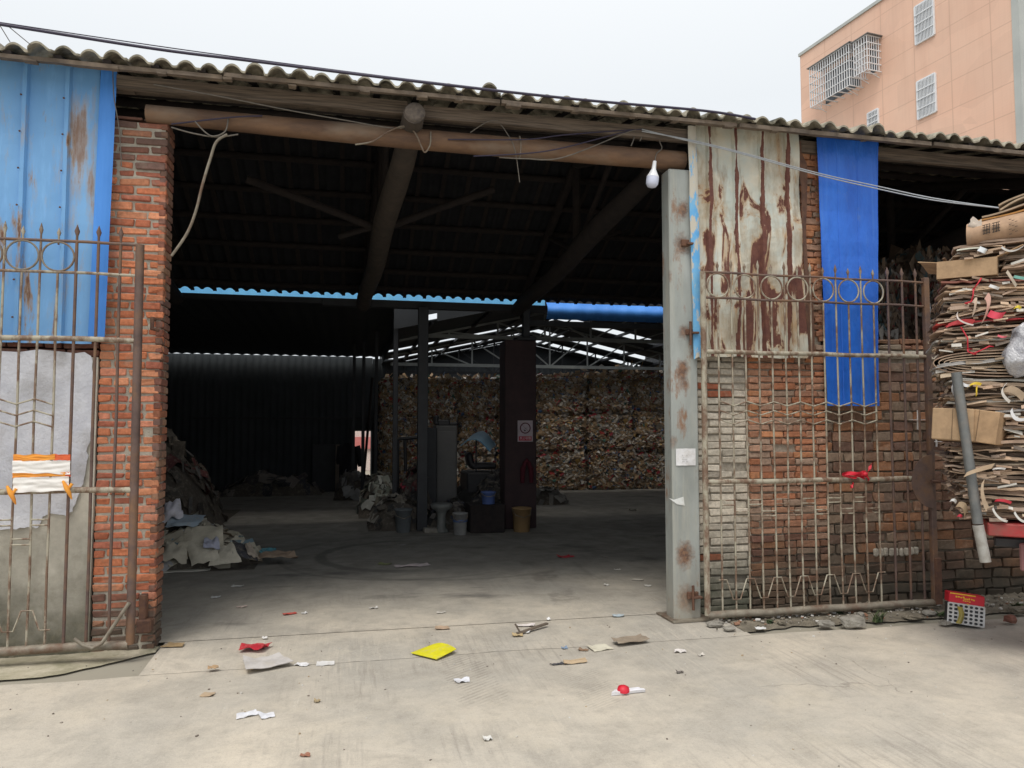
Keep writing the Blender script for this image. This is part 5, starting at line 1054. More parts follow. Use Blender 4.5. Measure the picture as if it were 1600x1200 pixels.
mb = MB()
for gI in range(2):                       # two worn, unreadable characters
    c0 = q0 + dirx * (gI * .060 + .022) + Vector((0, -.004, 0))
    for zz_ in (-.03, -.008, .016, .036): mb.bar(c0 - dirx * .024 + upv * (zz_ + r2.uniform(-.004, .004)), c0 + dirx * .024 + upv * (zz_ + r2.uniform(-.004, .004)), .003, .009, up=(0, 1, 0))
    for xx_ in (-.017, .002, .018): mb.bar(c0 + dirx * xx_ - upv * .036, c0 + dirx * (xx_ + r2.uniform(-.006, .006)) + upv * .036, .0036, .009, up=(0, 1, 0))
for sI in range(10):
    c = q0 + dirx * (.17 + (sI % 3) * .018) + upv * (.035 - .012 * sI) + Vector((0, .002, 0)); mb.bar(c - dirx * .008, c + dirx * .008, .003, .005, up=(0, 1, 0))
mb.build('smudged_print', M['printblack'], root)
mb = MB(); c = q0 + dirx * .36; mb.box(c + Vector((0, .0, 0)), (.05, .004, .13), Matrix.Rotation(.15, 3, 'Y'), (.24, .42, .36)); mb.box(c + dirx * .09, (.10, .004, .12), Matrix.Rotation(.15, 3, 'Y'), (.10, .09, .08)); mb.build('green_print', M['paper'], root)
# top sheets
root = thing('folded_carton', 'large folded orange-brown carton lying on top of the load', 'carton', (at_y(1570, 330, TY0).x, TY0 + .3, Zt(345)))
for k, (u0, v0, u1, v1, c) in enumerate(((1516, 358, 1640, 318, (.24, .16, .11)), (1524, 347, 1650, 309, (.44, .22, .07)), (1534, 336, 1650, 306, (.40, .30, .21)), (1562, 326, 1650, 296, (.42, .32, .22)), (1560, 322, 1640, 286, (.38, .29, .2)))):
    A2, B2 = at_y(u0, v0, TY0 + .05), at_y(u1, v1, TY0 + .05); mb = MB(); mb.grid(lambda a, b: tuple(A2 + (B2 - A2) * a + Vector((.1 * b, b * .85, .05 * b + .012 * math.sin(a * 5 + k * 2) + .02 * math.sin(a * math.pi) * (k > 2)))), 10, 4, .012, c, sm=False); mb.build('carton_ply', M['kraft'], root)
mb = MB(); p = at_y(1521, 354, TY0 + .03); mb.lathe([(.01, -.03), (.035, -.02), (.04, .01), (.02, .035)], p, 10, (.6, .3, .7), (.55, .47, .40)); mb.grid(lambda a, b: (p.x - .02 + .07 * a, p.y - .03, p.z - .02 + .07 * b + .02 * math.sin(a * 6)), 4, 3, .004, (.60, .52, .45)); mb.build('torn_flap', M['kraft'], root)
# steel pole tied to the load
A, B = at_y(1494, 582, TY0 - .10), at_y(1528, 818, TY0 - .10); C2 = at_y(1540, 878, TY0 - .10)
root = thing('steel_pole', 'grey steel pole leaning along the left end of the cardboard load', 'pole', C2)
mb = MB(); mb.tube([A, B], .034, 12); mb.build('pole_shaft', M['grey_steel'], root); mb = MB(); mb.tube([B - Vector((0, 0, .01)), C2], .036, 12); mb.build('pole_end', M['pale_steel'], root)
# light scraps on the load
def scrap(name, label, pts, y, col, wid=.04, mat_='paper', cat='scrap', th=.002, bow=.03):
    A, B, C = [at_y(u, v, y) for u, v in pts]; mb = MB(); wid *= .62; bow *= .7
    mb.grid(lambda a, b: tuple(A * (1 - a) ** 2 + B * 2 * a * (1 - a) + C * a * a + Vector(((b - .5) * wid * .6, -bow * math.sin(a * math.pi) , (b - .5) * wid))), 10, 3, th, col); return tag(mb.build(name, M[mat_]), label, cat)
TF = TY0 - .045
scrap('tape_strip', 'long pale tape strip hanging beside the red cloth scraps on the load', [(1520, 470), (1528, 462), (1521, 492)], TF, (.60, .46, .36), .05); scrap('tape_strip', 'pinkish tape strip hanging over the dusty bundles', [(1541, 462), (1550, 470), (1537, 501)], TF, (.58, .34, .28), .07)
scrap('tape_strip', 'brown tape strip wound round the steel pole', [(1508, 742), (1520, 735), (1552, 728)], TY0 - .145, (.50, .37, .25), .06); scrap('tape_strip', 'brown tape tail dangling below the tape on the pole', [(1536, 752), (1530, 772), (1543, 795)], TY0 - .13, (.48, .36, .25), .05)
scrap('yellow_tie', 'bright yellow plastic tie fluttering beside the pole', [(1512, 604), (1522, 596), (1533, 601)], TF - .03, (.78, .55, .05), .03, 'attr_gloss'); scrap('yellow_tie', 'yellow tie tail hanging straight down beside the pole', [(1526, 602), (1525, 610), (1526, 618)], TF - .03, (.78, .55, .05), .025, 'attr_gloss'); scrap('white_scrap', 'white plastic scrap left of the bright yellow tie', [(1503, 599), (1510, 605), (1517, 602)], TF - .03, (.78, .78, .80), .03)
scrap('red_scrap', 'crumpled pink red plastic scrap in the middle of the load', [(1545, 489), (1557, 498), (1569, 492)], TF, (.68, .06, .10), .07, 'attr_gloss', bow=.05); scrap('red_scrap', 'small pink plastic scrap under the crumpled red one', [(1559, 524), (1566, 529), (1573, 526)], TF, (.70, .14, .18), .02, 'attr_gloss')
scrap('red_sheet', 'red glossy sheet poking out left of the crumpled red scrap', [(1480, 509), (1500, 500), (1522, 503)], TF, (.45, .035, .04), .05, 'attr_gloss'); scrap('white_strap', 'white curved strap over the red glossy sheet', [(1496, 488), (1490, 503), (1521, 508)], TF - .02, (.70, .62, .58), .016)
scrap('white_scrap', 'white paper triangle under the rolled carton', [(1529, 388), (1538, 394), (1541, 393)], TF, (.72, .76, .80), .05); scrap('white_scrap', 'long cream strip at the left tip below the rolled carton', [(1495, 391), (1515, 389), (1532, 387)], TF, (.66, .65, .55), .018); scrap('grey_hose', 'pale grey strap arching below the rolled carton', [(1565, 386), (1580, 402), (1602, 382)], TF, (.58, .56, .54), .02); scrap('white_scrap', 'white slip in the pink tied bundle', [(1546, 446), (1553, 450), (1561, 451)], TF, (.72, .73, .74), .03)
scrap('green_sheet', 'sea green printed sheet at the right edge under the open carton', [(1584, 432), (1595, 436), (1612, 437)], TF, (.18, .42, .36), .03); scrap('tape_strip', 'pale tape strip slanting down right of the open carton', [(1573, 424), (1577, 432), (1588, 447)], TF, (.55, .47, .38), .03)
scrap('yellow_scrap', 'yellow scrap at the right edge of the load', [(1585, 481), (1590, 478), (1595, 482)], TF, (.75, .60, .06), .03, 'attr_gloss'); scrap('white_band', 'thick white plastic band at the right edge beside the small cartons', [(1580, 640), (1582, 664), (1612, 652)], TF - .02, (.66, .66, .67), .035, 'attr_gloss'); scrap('white_scrap', 'white rolled scrap at the left foot of the load', [(1485, 782), (1491, 778), (1494, 785)], TF, (.78, .78, .78), .03); scrap('brown_flap', 'torn brown flap at the left foot of the load', [(1496, 788), (1510, 785), (1509, 803)], TF, (.42, .31, .20), .06, 'kraft'); scrap('red_scrap', 'small red scrap at the lowest left corner of the load', [(1496, 806), (1500, 803), (1503, 808)], TF, (.55, .04, .07), .03, 'attr_gloss')
scrap('white_strap', 'white strap curving behind the foot of the steel pole', [(1525, 790), (1522, 798), (1527, 808)], TY0 - .06, (.74, .74, .76), .022); scrap('white_strap', 'white strap looping down above the red bed edge', [(1551, 794), (1556, 810), (1574, 815)], TF, (.70, .69, .66), .022); scrap('white_strap', 'white strap loop at the right edge above the red bed', [(1585, 800), (1590, 813), (1604, 816)], TF, (.70, .69, .66), .022); scrap('red_scrap', 'red sheet edge above the looping white strap', [(1555, 782), (1566, 779), (1580, 786)], TF, (.52, .03, .05), .03, 'attr_gloss'); scrap('white_scrap', 'white paper edge high on the right of the taped pole', [(1551, 733), (1560, 730), (1571, 733)], TF, (.72, .70, .68), .02); scrap('white_disc', 'white lid edge sticking out behind the upper pole', [(1491, 595), (1486, 606), (1493, 614)], TF - .01, (.68, .68, .70), .06)
mb = MB(); c = at_y(1600, 552, TY0 - .02); mb.lathe([(.02, -.16), (.06, -.14), (.09, -.11), (.105, -.07), (.11, -.03), (.115, .01), (.11, .05), (.10, .09), (.08, .13), (.055, .17), (.03, .20)], c, 26, (.15, 0, 1)); 
mb.v = [tuple(Vector(p) + Vector([.05 * mnoise.noise(Vector(p) * 11 + Vector((k_, 0, 0))) + .02 * mnoise.noise(Vector(p) * 31 + Vector((k_, 0, 0))) for k_ in (0, 5, 9)])) for p in mb.v]; tag(mb.build('plastic_bag', M['film']), 'crumpled clear plastic bag at the right edge of the load', 'plastic bag')
scrap('carton_tube', 'rolled brown card sleeve beside the white lid right of the tie', [(1566, 612), (1578, 600), (1600, 622)], TF, (.40, .30, .21), .07, 'kraft'); scrap('lid', 'round white lid rim with green scraps inside on the load', [(1572, 600), (1556, 612), (1578, 628)], TF - .015, (.66, .62, .58), .03)

bpy.context.view_layer.update()
for o in [o for o in S.objects if o not in before_truck and o.parent is None]:
    l = o.location.copy(); o.location = TPIV + Vector((_rc * l.x - _rs * l.y, _rs * l.x + _rc * l.y, l.z)); o.rotation_euler.z += TPHI
at_y = world_at_y

# ================================================================ RED BOX, RUBBLE AND WEEDS AT THE WALL FOOT
y0 = -.42; pA, pB = at_y(1495, 972, y0), at_y(1542, 979, y0); pT = at_y(1498, 929, y0)
W_, Hh = .265, .245; bx = at_z(1517, 978, .03)
root = thing('drink_carton', 'red topped display box full of round holes tipped on the ground by the wall', 'box', (bx.x, bx.y, .02))
rot = Matrix.Rotation(-.55, 3, 'Z') @ Matrix.Rotation(.09, 3, 'Y') @ Matrix.Rotation(-.10, 3, 'X'); Pb = Vector((bx.x, bx.y + .06, .03))
T3 = lambda x, y, z: Pb + rot @ Vector((x, y, z))
mb = MB(); mb.box(T3(0, .06, Hh - .04), (W_, .16, .085), rot, ch=.006); mb.build('red_lid', simple('red print', (.58, .012, .03), (.5, .01, .025), 5, .55), root)
mb = MB(); n, m = 7, 5; cw, chh = W_ / n, (Hh - .085) / m
holes_missing = {(1, 1), (1, 2), (1, 3), (2, 1), (2, 2), (2, 3), (3, 1), (3, 2), (5, 1), (5, 2)}
grid_c = (.60, .60, .60)
for i in range(n + 1): mb.box(T3(-W_ / 2 + i * cw, -.018, (Hh - .085) / 2), (.012, .006, Hh - .085), rot, grid_c)
for j in range(m + 1): mb.box(T3(0, -.0165, j * chh), (W_, .006, .011), rot, grid_c)
mb.build('hole_grid', M['paper'], root)
mb = MB()
for i in range(n):
    for j in range(m):
        if (i, m - 1 - j) in holes_missing: continue
        c = T3(-W_ / 2 + (i + .5) * cw, -.013, (j + .5) * chh)
        N2 = 14; V = [T3(-W_ / 2 + (i + .5) * cw + sx * cw / 2, -.0155, (j + .5) * chh + sz * chh / 2) for sx, sz in ((-1, -1), (1, -1), (1, 1), (-1, 1))]
        # plate with a round opening
        ring = [T3(-W_ / 2 + (i + .5) * cw + cw * .34 * math.cos(2 * math.pi * k / N2), -.0155, (j + .5) * chh + chh * .34 * math.sin(2 * math.pi * k / N2)) for k in range(N2)]
        out = []
        for k in range(N2):
            t = 2 * math.pi * k / N2; cx_, sx_ = math.cos(t), math.sin(t); q = max(abs(cx_), abs(sx_)); out.append(T3(-W_ / 2 + (i + .5) * cw + cw / 2 * cx_ / q, -.0155, (j + .5) * chh + chh / 2 * sx_ / q))
        mb.add(ring + out, [(k, N2 + k, N2 + (k + 1) % N2, (k + 1) % N2) for k in range(N2)], grid_c)
mb.build('hole_plate', M['paper'], root)
mb = MB(); mb.box(T3(0, .065, (Hh - .09) / 2), (W_ - .01, .145, Hh - .09), rot); mb.build('dark_interior', M['blackp'], root)
mb = MB(); mb.grid(lambda a, b: tuple(T3(-.075 + .04 * a + .02 * math.sin(b * 3), -.03 - .02 * math.sin(a * 3), .0 + .14 * b)), 3, 6, .003); mb.build('torn_liner', simple('yellow brown foil', (.38, .30, .05), (.22, .18, .05), 14, .4), root)
mb = MB()
for k, (x, z, w_, h_) in enumerate(((-.05, Hh - .028, .07, .014), (.0, Hh - .038, .05, .018), (.045, Hh - .036, .03, .014), (.0, Hh - .056, .06, .008), (.01, Hh - .078, .02, .008))):
    for q in range(4): mb.box(T3(x - w_ / 2 + w_ * (q + .5) / 4, -.0225, z + U(-.003, .003)), (w_ / 5.2, .002, h_ * U(.6, 1)), rot)
mb.box(T3(-.03, -.0222, Hh - .004), (.19, .002, .010), rot); mb.build('yellow_print', M['signyellow'], root)

def rock(label, u, v, sx, sy, sz, seed, m=None, z=.02, name='rubble_stone', cat='stone', rot=0):
    r = random.Random(seed); p = at_z(u, v, z); bpy_v = []; mb = MB()
    n1, n2 = 9, 6; V = []
    for j in range(n2 + 1):
        for i in range(n1):
            t, f = 2 * math.pi * i / n1 + rot, math.pi * j / n2; d = Vector((math.cos(t) * math.sin(f), math.sin(t) * math.sin(f), math.cos(f)))
            k = 1 + .35 * mnoise.noise(d * 1.6 + Vector((seed, 0, 0))) + .12 * mnoise.noise(d * 5 + Vector((seed, 4, 0))); q = Vector((abs(d.x) ** .7 * math.copysign(1, d.x), abs(d.y) ** .7 * math.copysign(1, d.y), abs(d.z) ** .7 * math.copysign(1, d.z)))
            V.append(p + Vector((q.x * sx * k, q.y * sy * k, sz * .8 + q.z * sz * k)))
    mb.add(V, [(j * n1 + i, (j + 1) * n1 + i, (j + 1) * n1 + (i + 1) % n1, j * n1 + (i + 1) % n1) for j in range(n2) for i in range(n1)]); return tag(mb.build(name, m or M['stone']), label, cat)
rock('large flat lump of broken concrete under the right gate', 1332, 978, .115, .07, .045, 3); rock('pale broken concrete lump left of the largest one under the gate', 1290, 978, .07, .05, .025, 5); rock('small white stone between the two concrete lumps', 1345, 963, .03, .03, .02, 6)
rock('dark flat stone slab right of the weeds under the gate', 1428, 966, .09, .06, .02, 8, M['soil']); rock('grey stone chip right of the dark slab', 1452, 960, .06, .05, .02, 9); rock('orange brick lump on the soil right of the red topped box', 1579, 972, .05, .045, .032, 12, M['dpillar'] if False else simple('brick lump', (.24, .10, .07), (.17, .08, .06), 18, .9), name='brick_piece', cat='brick'); rock('rough pale stone at the foot of the column beside the gate', 1118, 978, .075, .05, .022, 14); rock('crumbly mortar lump below the hinge side of the gate', 1140, 984, .05, .035, .015, 15); rock('small stone under the middle of the gate', 1222, 975, .035, .03, .018, 17, M['soil']); rock('flat grey stone between gate end and red topped box', 1478, 975, .06, .04, .015, 18); rock('mossy stone at the far right behind the brick lump', 1592, 957, .09, .05, .03, 20, M['soil'])
mb = MB()
for i in range(420):
    u = U(1110, 1600); p = at_z(u, 960, .01); y = U(-.50, -.06) * U(.5, 1); x = X(u, y); s_ = U(.004, .016) * (1 if rnd.random() < .93 else 1.8); c = rnd.choice([(.34, .31, .26), (.24, .21, .17), (.45, .42, .37), (.15, .13, .1), (.30, .16, .1), (.62, .60, .57)])
    mb.box((x, y, .02 + s_ * .4 + .03 * (y + .5)), (s_ * U(1, 2.4), s_ * U(1, 2), s_), Matrix.Rotation(U(0, 3), 3, 'Z') @ Matrix.Rotation(U(-.4, .4), 3, 'X'), c, ch=s_ * .2, jit=s_ * .15)
tag(mb.build('gravel', M['kraft']), 'loose grit and crumbs along the wall foot', 'gravel', kind='stuff')
def weed(label, u, v, n, h, seed, spread=.12, blade=True):
    r = random.Random(seed); p = at_z(u, v, .015); t = MB()
    for i in range(n):
        a = r.uniform(0, 6.28); l = h * r.uniform(.5, 1.1); b0 = p + Vector((r.uniform(-.04, .04), r.uniform(-.02, .02), 0)); d = Vector((math.cos(a), math.sin(a) * .5, 0)); c = r.choice([(.05, .085, .03), (.07, .11, .04), (.04, .065, .03), (.09, .11, .045)])
        w_ = .008 if blade else .022; s_ = Vector((-d.y, d.x, 0)); P_ = []
        for k in range(5):
            q = k / 4; P_.append((b0 + d * spread * q * q * r.uniform(.8, 1.2) + Vector((0, 0, l * (q - .35 * q * q))), w_ * (1 - q) if blade else w_ * math.sin(math.pi * min(.98, q + .12))))
        V = []
        for c0, ww in P_: V += [c0 - s_ * ww, c0 + s_ * ww]
        t.add(V, [(2 * k, 2 * k + 1, 2 * k + 3, 2 * k + 2) for k in range(4)], c)
    return tag(t.build('weed', M['leaf']), label, 'weed')
weed('tuft of spiky green weeds under the right half of the gate', 1372, 972, 34, .16, 1); weed('low leafy weeds at the hinge corner under the gate', 1140, 968, 26, .07, 2, .06, False); weed('low leafy weeds under the gate, right of the hinge corner', 1178, 966, 26, .08, 3, .07, False); weed('tiny bright weed under the gate at the orange pier', 1204, 974, 10, .06, 4, .05, False); weed('small weeds at the far right behind the brick lump', 1590, 952, 24, .09, 6, .08, False); weed('small weeds between the gate corner and the box', 1470, 962, 12, .06, 8, .06, False)
weed('faint weeds at the wall foot by the largest stone', 1310, 960, 16, .07, 9, .06, False)

# ================================================================ LITTER ON THE GROUND
def flat(name, label, u, v, w_, d_, col, seed, cat='litter', curl=.02, z=None, mat_='paper', th=.003, rot=None, jag=.15, thick=None):
    curl *= .6; w_ *= .9; d_ *= .9
    r = random.Random(seed); p = at_z(u, v, .0); z0 = (.0 if p.y < -.6 else .02) if z is None else z; p = at_z(u, v, z0); a0 = r.uniform(0, 3.1) if rot is None else rot
    ca, sa = math.cos(a0), math.sin(a0); mb = MB(); ph = r.uniform(0, 6); jj = [[r.uniform(-jag, jag) for _ in range(2)] for _ in range(4)]
    def fn(a, b):
        x, y = (a - .5) * w_, (b - .5) * d_; x += (jj[0][0] * (1 - a) * (1 - b) + jj[1][0] * a * (1 - b) + jj[2][0] * a * b + jj[3][0] * (1 - a) * b) * w_; y += (jj[0][1] * (1 - a) * (1 - b) + jj[1][1] * a * (1 - b) + jj[2][1] * a * b + jj[3][1] * (1 - a) * b) * d_
        zz = curl * (abs(mnoise.noise(Vector((a * 1.7 + ph, b * 1.7, seed)))) * 1.6 + .4 * abs(a - .5) + .3 * max(0, b - .6)); return (p.x + ca * x - sa * y, p.y + sa * x + ca * y, z0 + th + .001 + zz)
    mb.grid(fn, 6, 5, th, col); return tag(mb.build(name, M[mat_]), label, cat)
root = thing('yellow_folder', 'bright yellow folded card lying open on the threshold', 'folder', at_z(677, 1018, 0.012))
cs = [at_z(u, v, .012) for u, v in ((642, 1021), (682, 1031), (713, 1019), (678, 1007))]
mb = MB(); mb.grid(lambda a, b: tuple(cs[0] * (1 - a) * (1 - b) + cs[1] * a * (1 - b) + cs[2] * a * b + cs[3] * (1 - a) * b + Vector((0, 0, .006 + .03 * math.sin(math.pi * a) * b + .02 * (1 - a) * 0 + .035 * max(0, a - .5) * b))), 8, 6, .004, (.72, .66, .012)); mb.build('card', M['paper'], root)
flat('red_rag', 'crumpled red rag on the threshold left of the yellow folder', 397, 1015, .19, .16, (.50, .02, .035), 2, 'rag', .06, mat_='paper'); 
flat('crushed_carton', 'crushed grey white carton below the red rag', 414, 1037, .36, .26, (.55, .52, .50), 3, 'carton', .08, rot=.35, th=.005); flat('peel', 'yellow peel scrap at the front edge of the crushed carton', 398, 1044, .11, .06, (.65, .42, .12), 4, curl=.04, z=.01)
L_ = [('white paper slip right of the crushed carton', 472, 1040, .10, .06, (.72, .72, .74)), ('folded white slip with a cap left of the yellow folder', 508, 1038, .13, .07, (.74, .73, .72)), ('tan leaf scrap left of the crushed carton', 334, 1045, .07, .05, (.42, .28, .16)), ('tan crumpled scrap on the yard at lower left', 323, 1087, .09, .07, (.48, .36, .24)), ('larger of two white bits on the yard at lower left', 387, 1118, .13, .09, (.76, .77, .82)), ('smaller of two white bits on the yard at lower left', 416, 1120, .09, .08, (.74, .75, .80)), ('white paper bit on the yard below the yellow folder', 722, 1065, .10, .08, (.74, .75, .80)), ('pale scrap near the bottom of the yard centre', 762, 1156, .055, .05, (.70, .69, .66)), ('small reddish shard at the bottom of the yard', 477, 1182, .05, .025, (.30, .13, .08)), ('dark brown crumb in the middle of the yard', 495, 1098, .04, .035, (.36, .28, .16)), ('tan shoe sole shaped scrap just above the yellow folder', 690, 982, .13, .07, (.50, .36, .25)), ('white torn paper by a brown stick on the threshold', 822, 978, .16, .05, (.72, .66, .64)), ('orange tan shell scrap below the brown stick', 809, 993, .09, .08, (.56, .42, .22)), ('small white square below the brown stick', 822, 988, .065, .05, (.74, .74, .74)), ('bent brown cardboard sheet on the right of the threshold', 980, 1002, .29, .12, (.30, .24, .18)), ('cream torn paper on the slab joint', 938, 1014, .18, .14, (.66, .62, .50)), ('dark chip just left of the cream torn paper', 911, 1017, .08, .03, (.25, .16, .10)), ('long tan cardboard strip on the slab joint', 897, 1037, .22, .06, (.48, .36, .23)), ('black strip at the left end of the tan cardboard strip', 870, 1039, .10, .03, (.06, .06, .07)), ('white slip on the yard right of the cream paper', 1062, 1019, .09, .06, (.74, .70, .68)), ('grey shard on the yard below the white slip', 1063, 1052, .065, .03, (.16, .14, .13)), ('tiny white bottle cap on the yard right', 1095, 1025, .05, .03, (.62, .58, .52)), ('white slip lying before the gate foot', 1188, 983, .10, .05, (.70, .70, .70)),
      ('white scrap just inside the opening on the left', 337, 934, .085, .07, (.60, .60, .60)), ('white strip with red edge just inside the opening', 378, 949, .10, .04, (.62, .50, .44)), ('thin white slip farther inside on the left', 371, 917, .13, .04, (.60, .60, .58)), ('red wrapper just inside the opening', 452, 960, .16, .05, (.58, .08, .06)), ('white stub beside the red wrapper', 475, 959, .05, .03, (.70, .70, .70)), ('long pale pink wrapper on the shed floor', 645, 885, .40, .13, (.52, .45, .46)), ('dark wrapper with green spot left of the pink wrapper', 603, 882, .18, .08, (.20, .22, .10)), ('red and white cup lid on the shed floor', 882, 871, .20, .12, (.50, .03, .05)), ('grey knotted scrap right of the red lid', 945, 871, .10, .09, (.30, .28, .25)), ('white slip on the shed floor near the column', 965, 891, .08, .03, (.66, .64, .60)), ('white slip close behind the steel column', 1012, 916, .08, .04, (.66, .64, .60)), ('long pale strip on the floor by the column', 997, 907, .16, .04, (.50, .46, .40)), ('tiny white curl on the floor left of the column', 947, 915, .06, .04, (.62, .60, .56)), ('pale chip in the middle of the shed floor', 690, 958, .09, .03, (.52, .49, .44)), ('white fleck on the shed floor left of centre', 584, 951, .08, .03, (.62, .60, .57)), ('small white fleck right of the brick pillar threshold', 857, 969, .03, .03, (.8, .8, .8)), ('small white fleck at the threshold left', 414, 998, .05, .04, (.78, .76, .74)), ('brown leaf on the threshold beside the brick pillar', 272, 1009, .16, .10, (.36, .25, .13)), ('pale blue scrap on the threshold near the column', 967, 963, .11, .06, (.42, .50, .55)), ('blue bit on the slab joint', 882, 1014, .05, .04, (.22, .30, .42)), ('thin pale slip on the dark floor before the junk', 628, 852, .12, .06, (.34, .33, .32)), ('dark lump on the right side of the shed floor', 1060, 805, .3, .2, (.12, .10, .09)), ('pale slip on the floor before the bales', 990, 798, .22, .07, (.45, .42, .36))]
for i, (lab, u, v, a, b, c) in enumerate(L_): flat('litter_scrap', lab, u, v, a, b, c, 50 + i, 'litter', .025 if a < .2 else .05, mat_='paper', rot=(rnd.uniform(-.4, .4)))
flat('wrapper', 'white wrapper with a red dot on the yard to the right', 981, 1083, .22, .05, (.80, .80, .84), 31, 'wrapper', .01, rot=.05, th=.02); mb = MB(); p = at_z(974, 1079, .02); mb.lathe([(.04, 0), (.036, .02), (.015, .032), (.001, .034)], p, 14, (0, -.2, 1)); tag(mb.build('bottle_cap', M['ribbon']), 'flat orange red cap lying against the white wrapper', 'cap')
mb = MB(); A, B = at_z(808, 990, .03), at_z(855, 974, .045); mb.bar(A, B, .03, .012); mb.bar(A + Vector((.03, .02, 0)), A + Vector((-.01, .03, .07)), .012); tag(mb.build('broken_stick', M['wood']), 'brown broken stick on the threshold above the white square', 'stick')
mb = MB()
for i in range(330):
    x, y = U(-4, 6.5), -.1 - abs(rnd.gauss(0, 1.0)) - (U(0, 3.2) if rnd.random() < .5 else 0)
    s_ = U(.002, .006) * (1 if rnd.random() < .9 else 1.6); c = rnd.choice([(.55, .52, .47), (.30, .27, .23), (.2, .17, .14), (.42, .33, .22), (.66, .65, .62)])
    mb.box((x, y, s_ * .5 + (.016 if y > -.6 and -1.7 < x < 3.1 else .03 if y > -.5 else 0)), (s_ * U(1, 3), s_ * U(1, 2), s_), Matrix.Rotation(U(0, 3), 3, 'Z'), c, jit=s_ * .2)
tag(mb.build('grit', M['kraft']), 'scattered grit and crumbs over the concrete yard', 'grit', kind='stuff')

# ================================================================ PAPER HEAPS INSIDE ON THE LEFT
def heap(name, label, cx, cy, rx_, ry_, h, n, pal, size, seed, cat='waste paper', core=(.10, .085, .07)):
    r = random.Random(seed); mb = MB(); hf = lambda x, y: h * max(0, 1 - (x / rx_) ** 2 - (y / ry_) ** 2) ** .8 * (1 + .3 * mnoise.noise(Vector((x * 2, y * 2, seed))))
    mb.grid(lambda a, b: (cx + (a * 2 - 1) * rx_, cy + (b * 2 - 1) * ry_, .02 + hf((a * 2 - 1) * rx_, (b * 2 - 1) * ry_) * .9), 24, 24, 0, core)
    for _ in range(n):
        t, q = r.uniform(0, 6.28), math.sqrt(r.uniform(0, 1)); x, y = rx_ * q * math.cos(t), ry_ * q * math.sin(t); z = hf(x, y); e = .05
        nr = Vector((-(hf(x + e, y) - hf(x - e, y)) / (2 * e), -(hf(x, y + e) - hf(x, y - e)) / (2 * e), 1)).normalized(); nr = (nr + Vector([r.uniform(-.45, .45) for _ in range(3)])).normalized()
        a = nr.cross(Vector((r.uniform(-1, 1), r.uniform(-1, 1), 0))).normalized(); b = nr.cross(a); w_, d_ = r.uniform(*size), r.uniform(*size) * .7; ph = r.uniform(0, 9); p = Vector((cx + x, cy + y, .03 + z)); c = r.choice(pal); k = r.uniform(.75, 1.1)
        mb.grid(lambda u, v: tuple(p + a * (u - .5) * w_ + b * (v - .5) * d_ + nr * (.13 * w_ * mnoise.noise(Vector((u * 2 + ph, v * 2, 1))) + .02)), 5, 4, .004, tuple(v * k for v in c))
    return tag(mb.build(name, M['paper']), label, cat, kind='stuff')
CREAM = [(.56, .52, .42)] * 4 + [(.48, .44, .35)] * 3 + [(.40, .33, .24)] * 2 + [(.58, .58, .60), (.34, .27, .2), (.20, .30, .36)]
heap('paper_heap', 'heap of cream waste paper sheets spilling over the floor beside the brick pillar', -2.15, 3.75, 1.05, .70, .46, 110, CREAM, (.10, .36), 3)
DK = [(.08, .07, .06)] * 3 + [(.12, .10, .08)] * 2 + [(.16, .155, .15), (.12, .035, .035), (.05, .045, .04), (.11, .09, .07)]
heap('waste_heap', 'dark tall heap of mixed waste along the left wall inside the shed', -3.75, 7.2, 1.6, 2.4, 1.75, 420, DK, (.10, .34), 5)
heap('waste_heap', 'low dark heap of bags at the foot of the back sheet wall', -1.9, 12.9, 1.2, .5, .45, 60, [(.05, .05, .06), (.09, .08, .08), (.25, .22, .2)], (.2, .4), 9)
def bigsheet(name, label, pts, y, lean, col, cat='paper sheet', bend=.04, th=.006, mat_='paper'):
    c4 = [at_y(u, v, y) + Vector((0, l, 0)) for (u, v), l in zip(pts, lean)]; mb = MB(); sd = pts[0][0]
    mb.grid(lambda a, b: tuple(c4[0] * (1 - a) * (1 - b) + c4[1] * a * (1 - b) + c4[2] * a * b + c4[3] * (1 - a) * b + Vector((0, -.02 - bend * math.sin(math.pi * a) * math.sin(math.pi * b), .05 * mnoise.noise(Vector((a * 3, b * 3, sd)))))), 10, 8, th, col); return tag(mb.build(name, M[mat_]), label, cat)
yh = 3.05
bigsheet('white_carton', 'white crumpled carton standing on top of the cream paper heap', [(252, 815), (286, 808), (277, 780), (256, 786)], 3.45, (0, .05, .15, .1), (.62, .62, .70), 'carton', .1)
bigsheet('blue_sheet_scrap', 'pale blue grey sheet lying across the top of the cream heap', [(258, 822), (310, 820), (316, 808), (262, 806)], 3.4, (0, 0, .25, .25), (.34, .42, .50))
bigsheet('cream_sheet', 'large cream sheet folded over the middle of the heap', [(276, 858), (352, 868), (340, 826), (284, 828)], 3.15, (0, 0, .35, .3), (.56, .52, .42), bend=.10); bigsheet('cream_sheet', 'cream sheet bent down to the floor at the front of the heap', [(300, 884), (345, 872), (330, 852), (284, 852)], 3.0, (0, 0, .2, .2), (.60, .56, .46), bend=.08); bigsheet('cream_sheet', 'cream sheet at the right foot of the heap beside the black film', [(326, 884), (378, 877), (360, 852), (338, 858)], 2.98, (0, 0, .2, .2), (.62, .58, .48), bend=.06); bigsheet('cream_sheet', 'cream sheet half hidden by the brick pillar low on the heap', [(252, 872), (292, 880), (288, 856), (254, 850)], 3.0, (0, 0, .2, .25), (.54, .50, .41), bend=.08)
